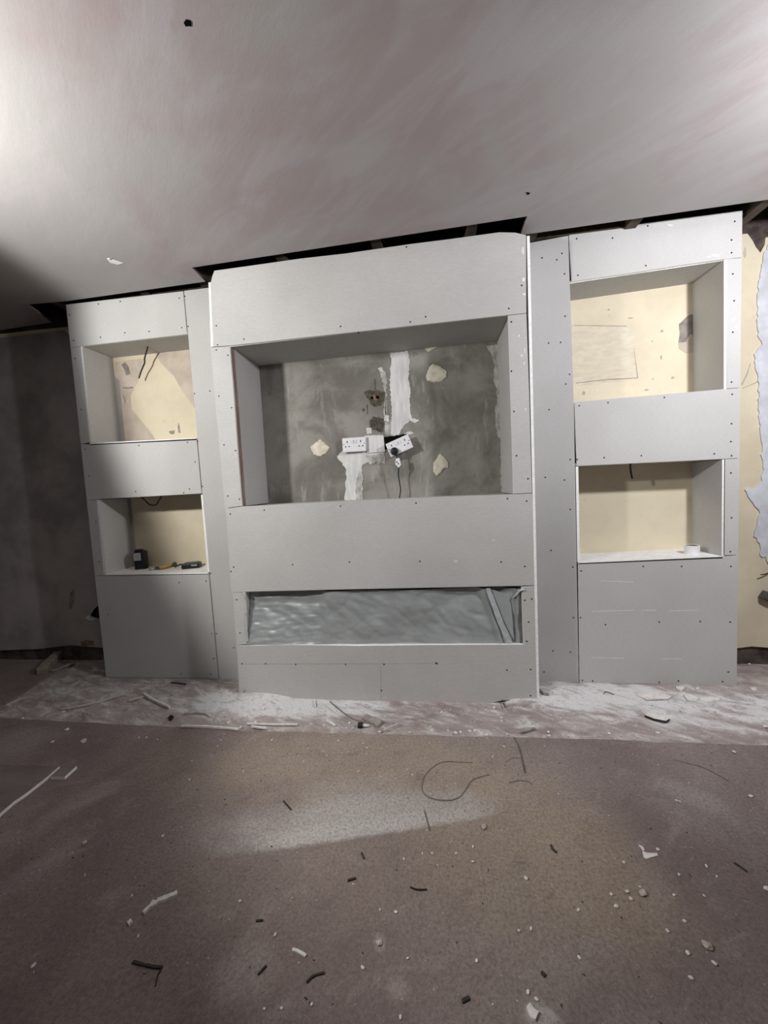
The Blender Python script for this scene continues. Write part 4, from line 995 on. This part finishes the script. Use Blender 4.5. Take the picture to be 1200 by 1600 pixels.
crumbs = [(425, 1157, 6), (529, 1158, 5), (573, 1169, 5), (573, 1178, 3), (474, 1190, 4), (345, 1157, 4), (340, 1166, 4), (229, 1153, 5), (217, 1153, 4), (247, 1156, 4), (82, 1160, 6), (105, 1141, 8),
          (254, 1307, 6), (375, 1409, 7), (216, 1463, 5), (206, 1400, 4), (52, 1510, 7), (430, 1461, 6), (567, 1513, 8), (619, 1426, 6), (594, 1422, 5), (631, 1343, 6), (660, 1334, 5), (675, 1334, 5), (713, 1334, 6), (739, 1324, 6),
          (739, 1347, 6), (745, 1502, 6), (626, 1590, 6), (637, 1498, 5), (618, 1425, 5), (822, 1373, 7), (904, 1423, 7), (980, 1394, 7), (986, 1405, 6), (963, 1417, 8), (975, 1348, 5), (1028, 1328, 6), (1104, 1354, 6), (1061, 1367, 5),
          (1080, 1529, 7), (1116, 1506, 7), (1070, 1440, 6), (838, 1562, 6), (825, 1551, 6), (811, 1455, 6), (830, 1452, 6), (1062, 1253, 5), (1057, 1251, 4), (1147, 1176, 7), (1173, 1245, 7), (1198, 1390, 9), (770, 1183, 5), (644, 1211, 4), (636, 1203, 4), (673, 1241, 4), (1000, 1386, 4), (770, 1570, 4),
          (628, 1298, 4), (667, 1298, 4), (955, 1398, 6), (487, 1570, 5), (413, 1577, 5), (440, 1576, 5), (1053, 1399, 5), (1100, 1400, 4), (1120, 1370, 4), (905, 1497, 7), (1043, 1455, 6), (1075, 1490, 7), (560, 1205, 4), (520, 1240, 4), (380, 1206, 4), (296, 1219, 5), (300, 1189, 4)]
for k, (x, y, s) in enumerate(crumbs):
    place('plaster_crumb', crumb_me[k % 4], x, y, s, 'tiny white plaster crumb lying on the brown floor sheet', 'plaster crumb', 'plaster crumbs on the brown sheet', 200 + k)
rnd = random.Random(77)
dust_crumbs = [(546, 1131, 8), (541, 1138, 6), (551, 1139, 6), (506, 1134, 6), (593, 1144, 7), (673, 1136, 6), (675, 1141, 6), (720, 1145, 8), (734, 1143, 8), (742, 1142, 7), (760, 1149, 8), (690, 1114, 8), (651, 1116, 5), (783, 1122, 7), (784, 1127, 6), (742, 1128, 4), (759, 1110, 7), (772, 1107, 9), (811, 1129, 5), (834, 1136, 7), (857, 1145, 8),
               (712, 1146, 9), (640, 1145, 6), (700, 1142, 5), (792, 1148, 5), (858, 1150, 7), (888, 1150, 6), (952, 1147, 7), (970, 1150, 6), (1028, 1146, 8), (930, 1151, 4), (411, 1108, 7), (357, 1130, 7), (344, 1127, 5), (458, 1096, 4), (395, 1123, 6), (399, 1129, 7), (392, 1126, 5), (376, 1137, 7), (36, 1123, 5), (64, 1126, 4), (99, 1113, 6), (299, 1103, 6), (240, 1072, 4), (1196, 1137, 9), (1150, 1060, 5), (1171, 1038, 5), (876, 1123, 6), (560, 1128, 5)]
for k, (x, y, s) in enumerate(dust_crumbs):
    place('plaster_crumb', crumb_me[(k + 1) % 4], x, y, s, 'tiny white plaster crumb on the dusty strip before the boards', 'plaster crumb', 'plaster crumbs on the dusty strip', 400 + k)

# fine grit nobody could count: one object on the sheet, one on the dusty strip
def grit(name, label, n, xr, yr, smin, smax, mat, seed, bias=None):
    r_ = random.Random(seed); verts = []; faces = []
    for _ in range(n):
        x, y = r_.uniform(*xr), r_.uniform(*yr)
        if (-1.14 < x < .51 and y > -.168) or (x < -1.9 and y > -.44) or (x < -1.2 and -1.0 < y < -.62): continue
        z = zfloor(Vector((x, y, 0))); s = smin + (smax - smin) * r_.random() ** 3; a = r_.uniform(0, 6.28); i0 = len(verts); e = r_.uniform(1, 2.4)
        ca, sa = math.cos(a), math.sin(a)
        for dx, dy, dz in ((-e, -.6, 0), (e, -.5, 0), (.3, .8, 0), (0, 0, .9)):
            verts.append((x + s * (dx * ca - dy * sa), y + s * (dx * sa + dy * ca), z + s * dz - .0003))
        faces += [(i0, i0 + 1, i0 + 3), (i0 + 1, i0 + 2, i0 + 3), (i0 + 2, i0, i0 + 3)]
    me = bpy.data.meshes.new(name); me.from_pydata(verts, [], faces)
    return tag(link(name, me, mat), label, 'grit', kind='stuff')
grit('floor_grit', 'fine pale grit scattered over the brown floor sheet', 1700, (-2.2, 1.6), (-1.75, -.475), .0005, .0028, M['crumb'], 5)
grit('dark_grit', 'fine dark chips scattered over the floor', 1500, (-2.2, 1.6), (-1.75, -.475), .0006, .0034, M['twig'], 6)
grit('dust_rubble', 'fine pale rubble over the dusty strip before the boards', 1500, (-2.6, 2.0), (-.455, -.03), .0008, .0042, M['crumb'], 7)
grit('dust_splinters', 'fine dark splinters over the dusty strip before the boards', 1300, (-2.6, 2.0), (-.455, -.03), .0008, .0045, M['greyWood'], 8)
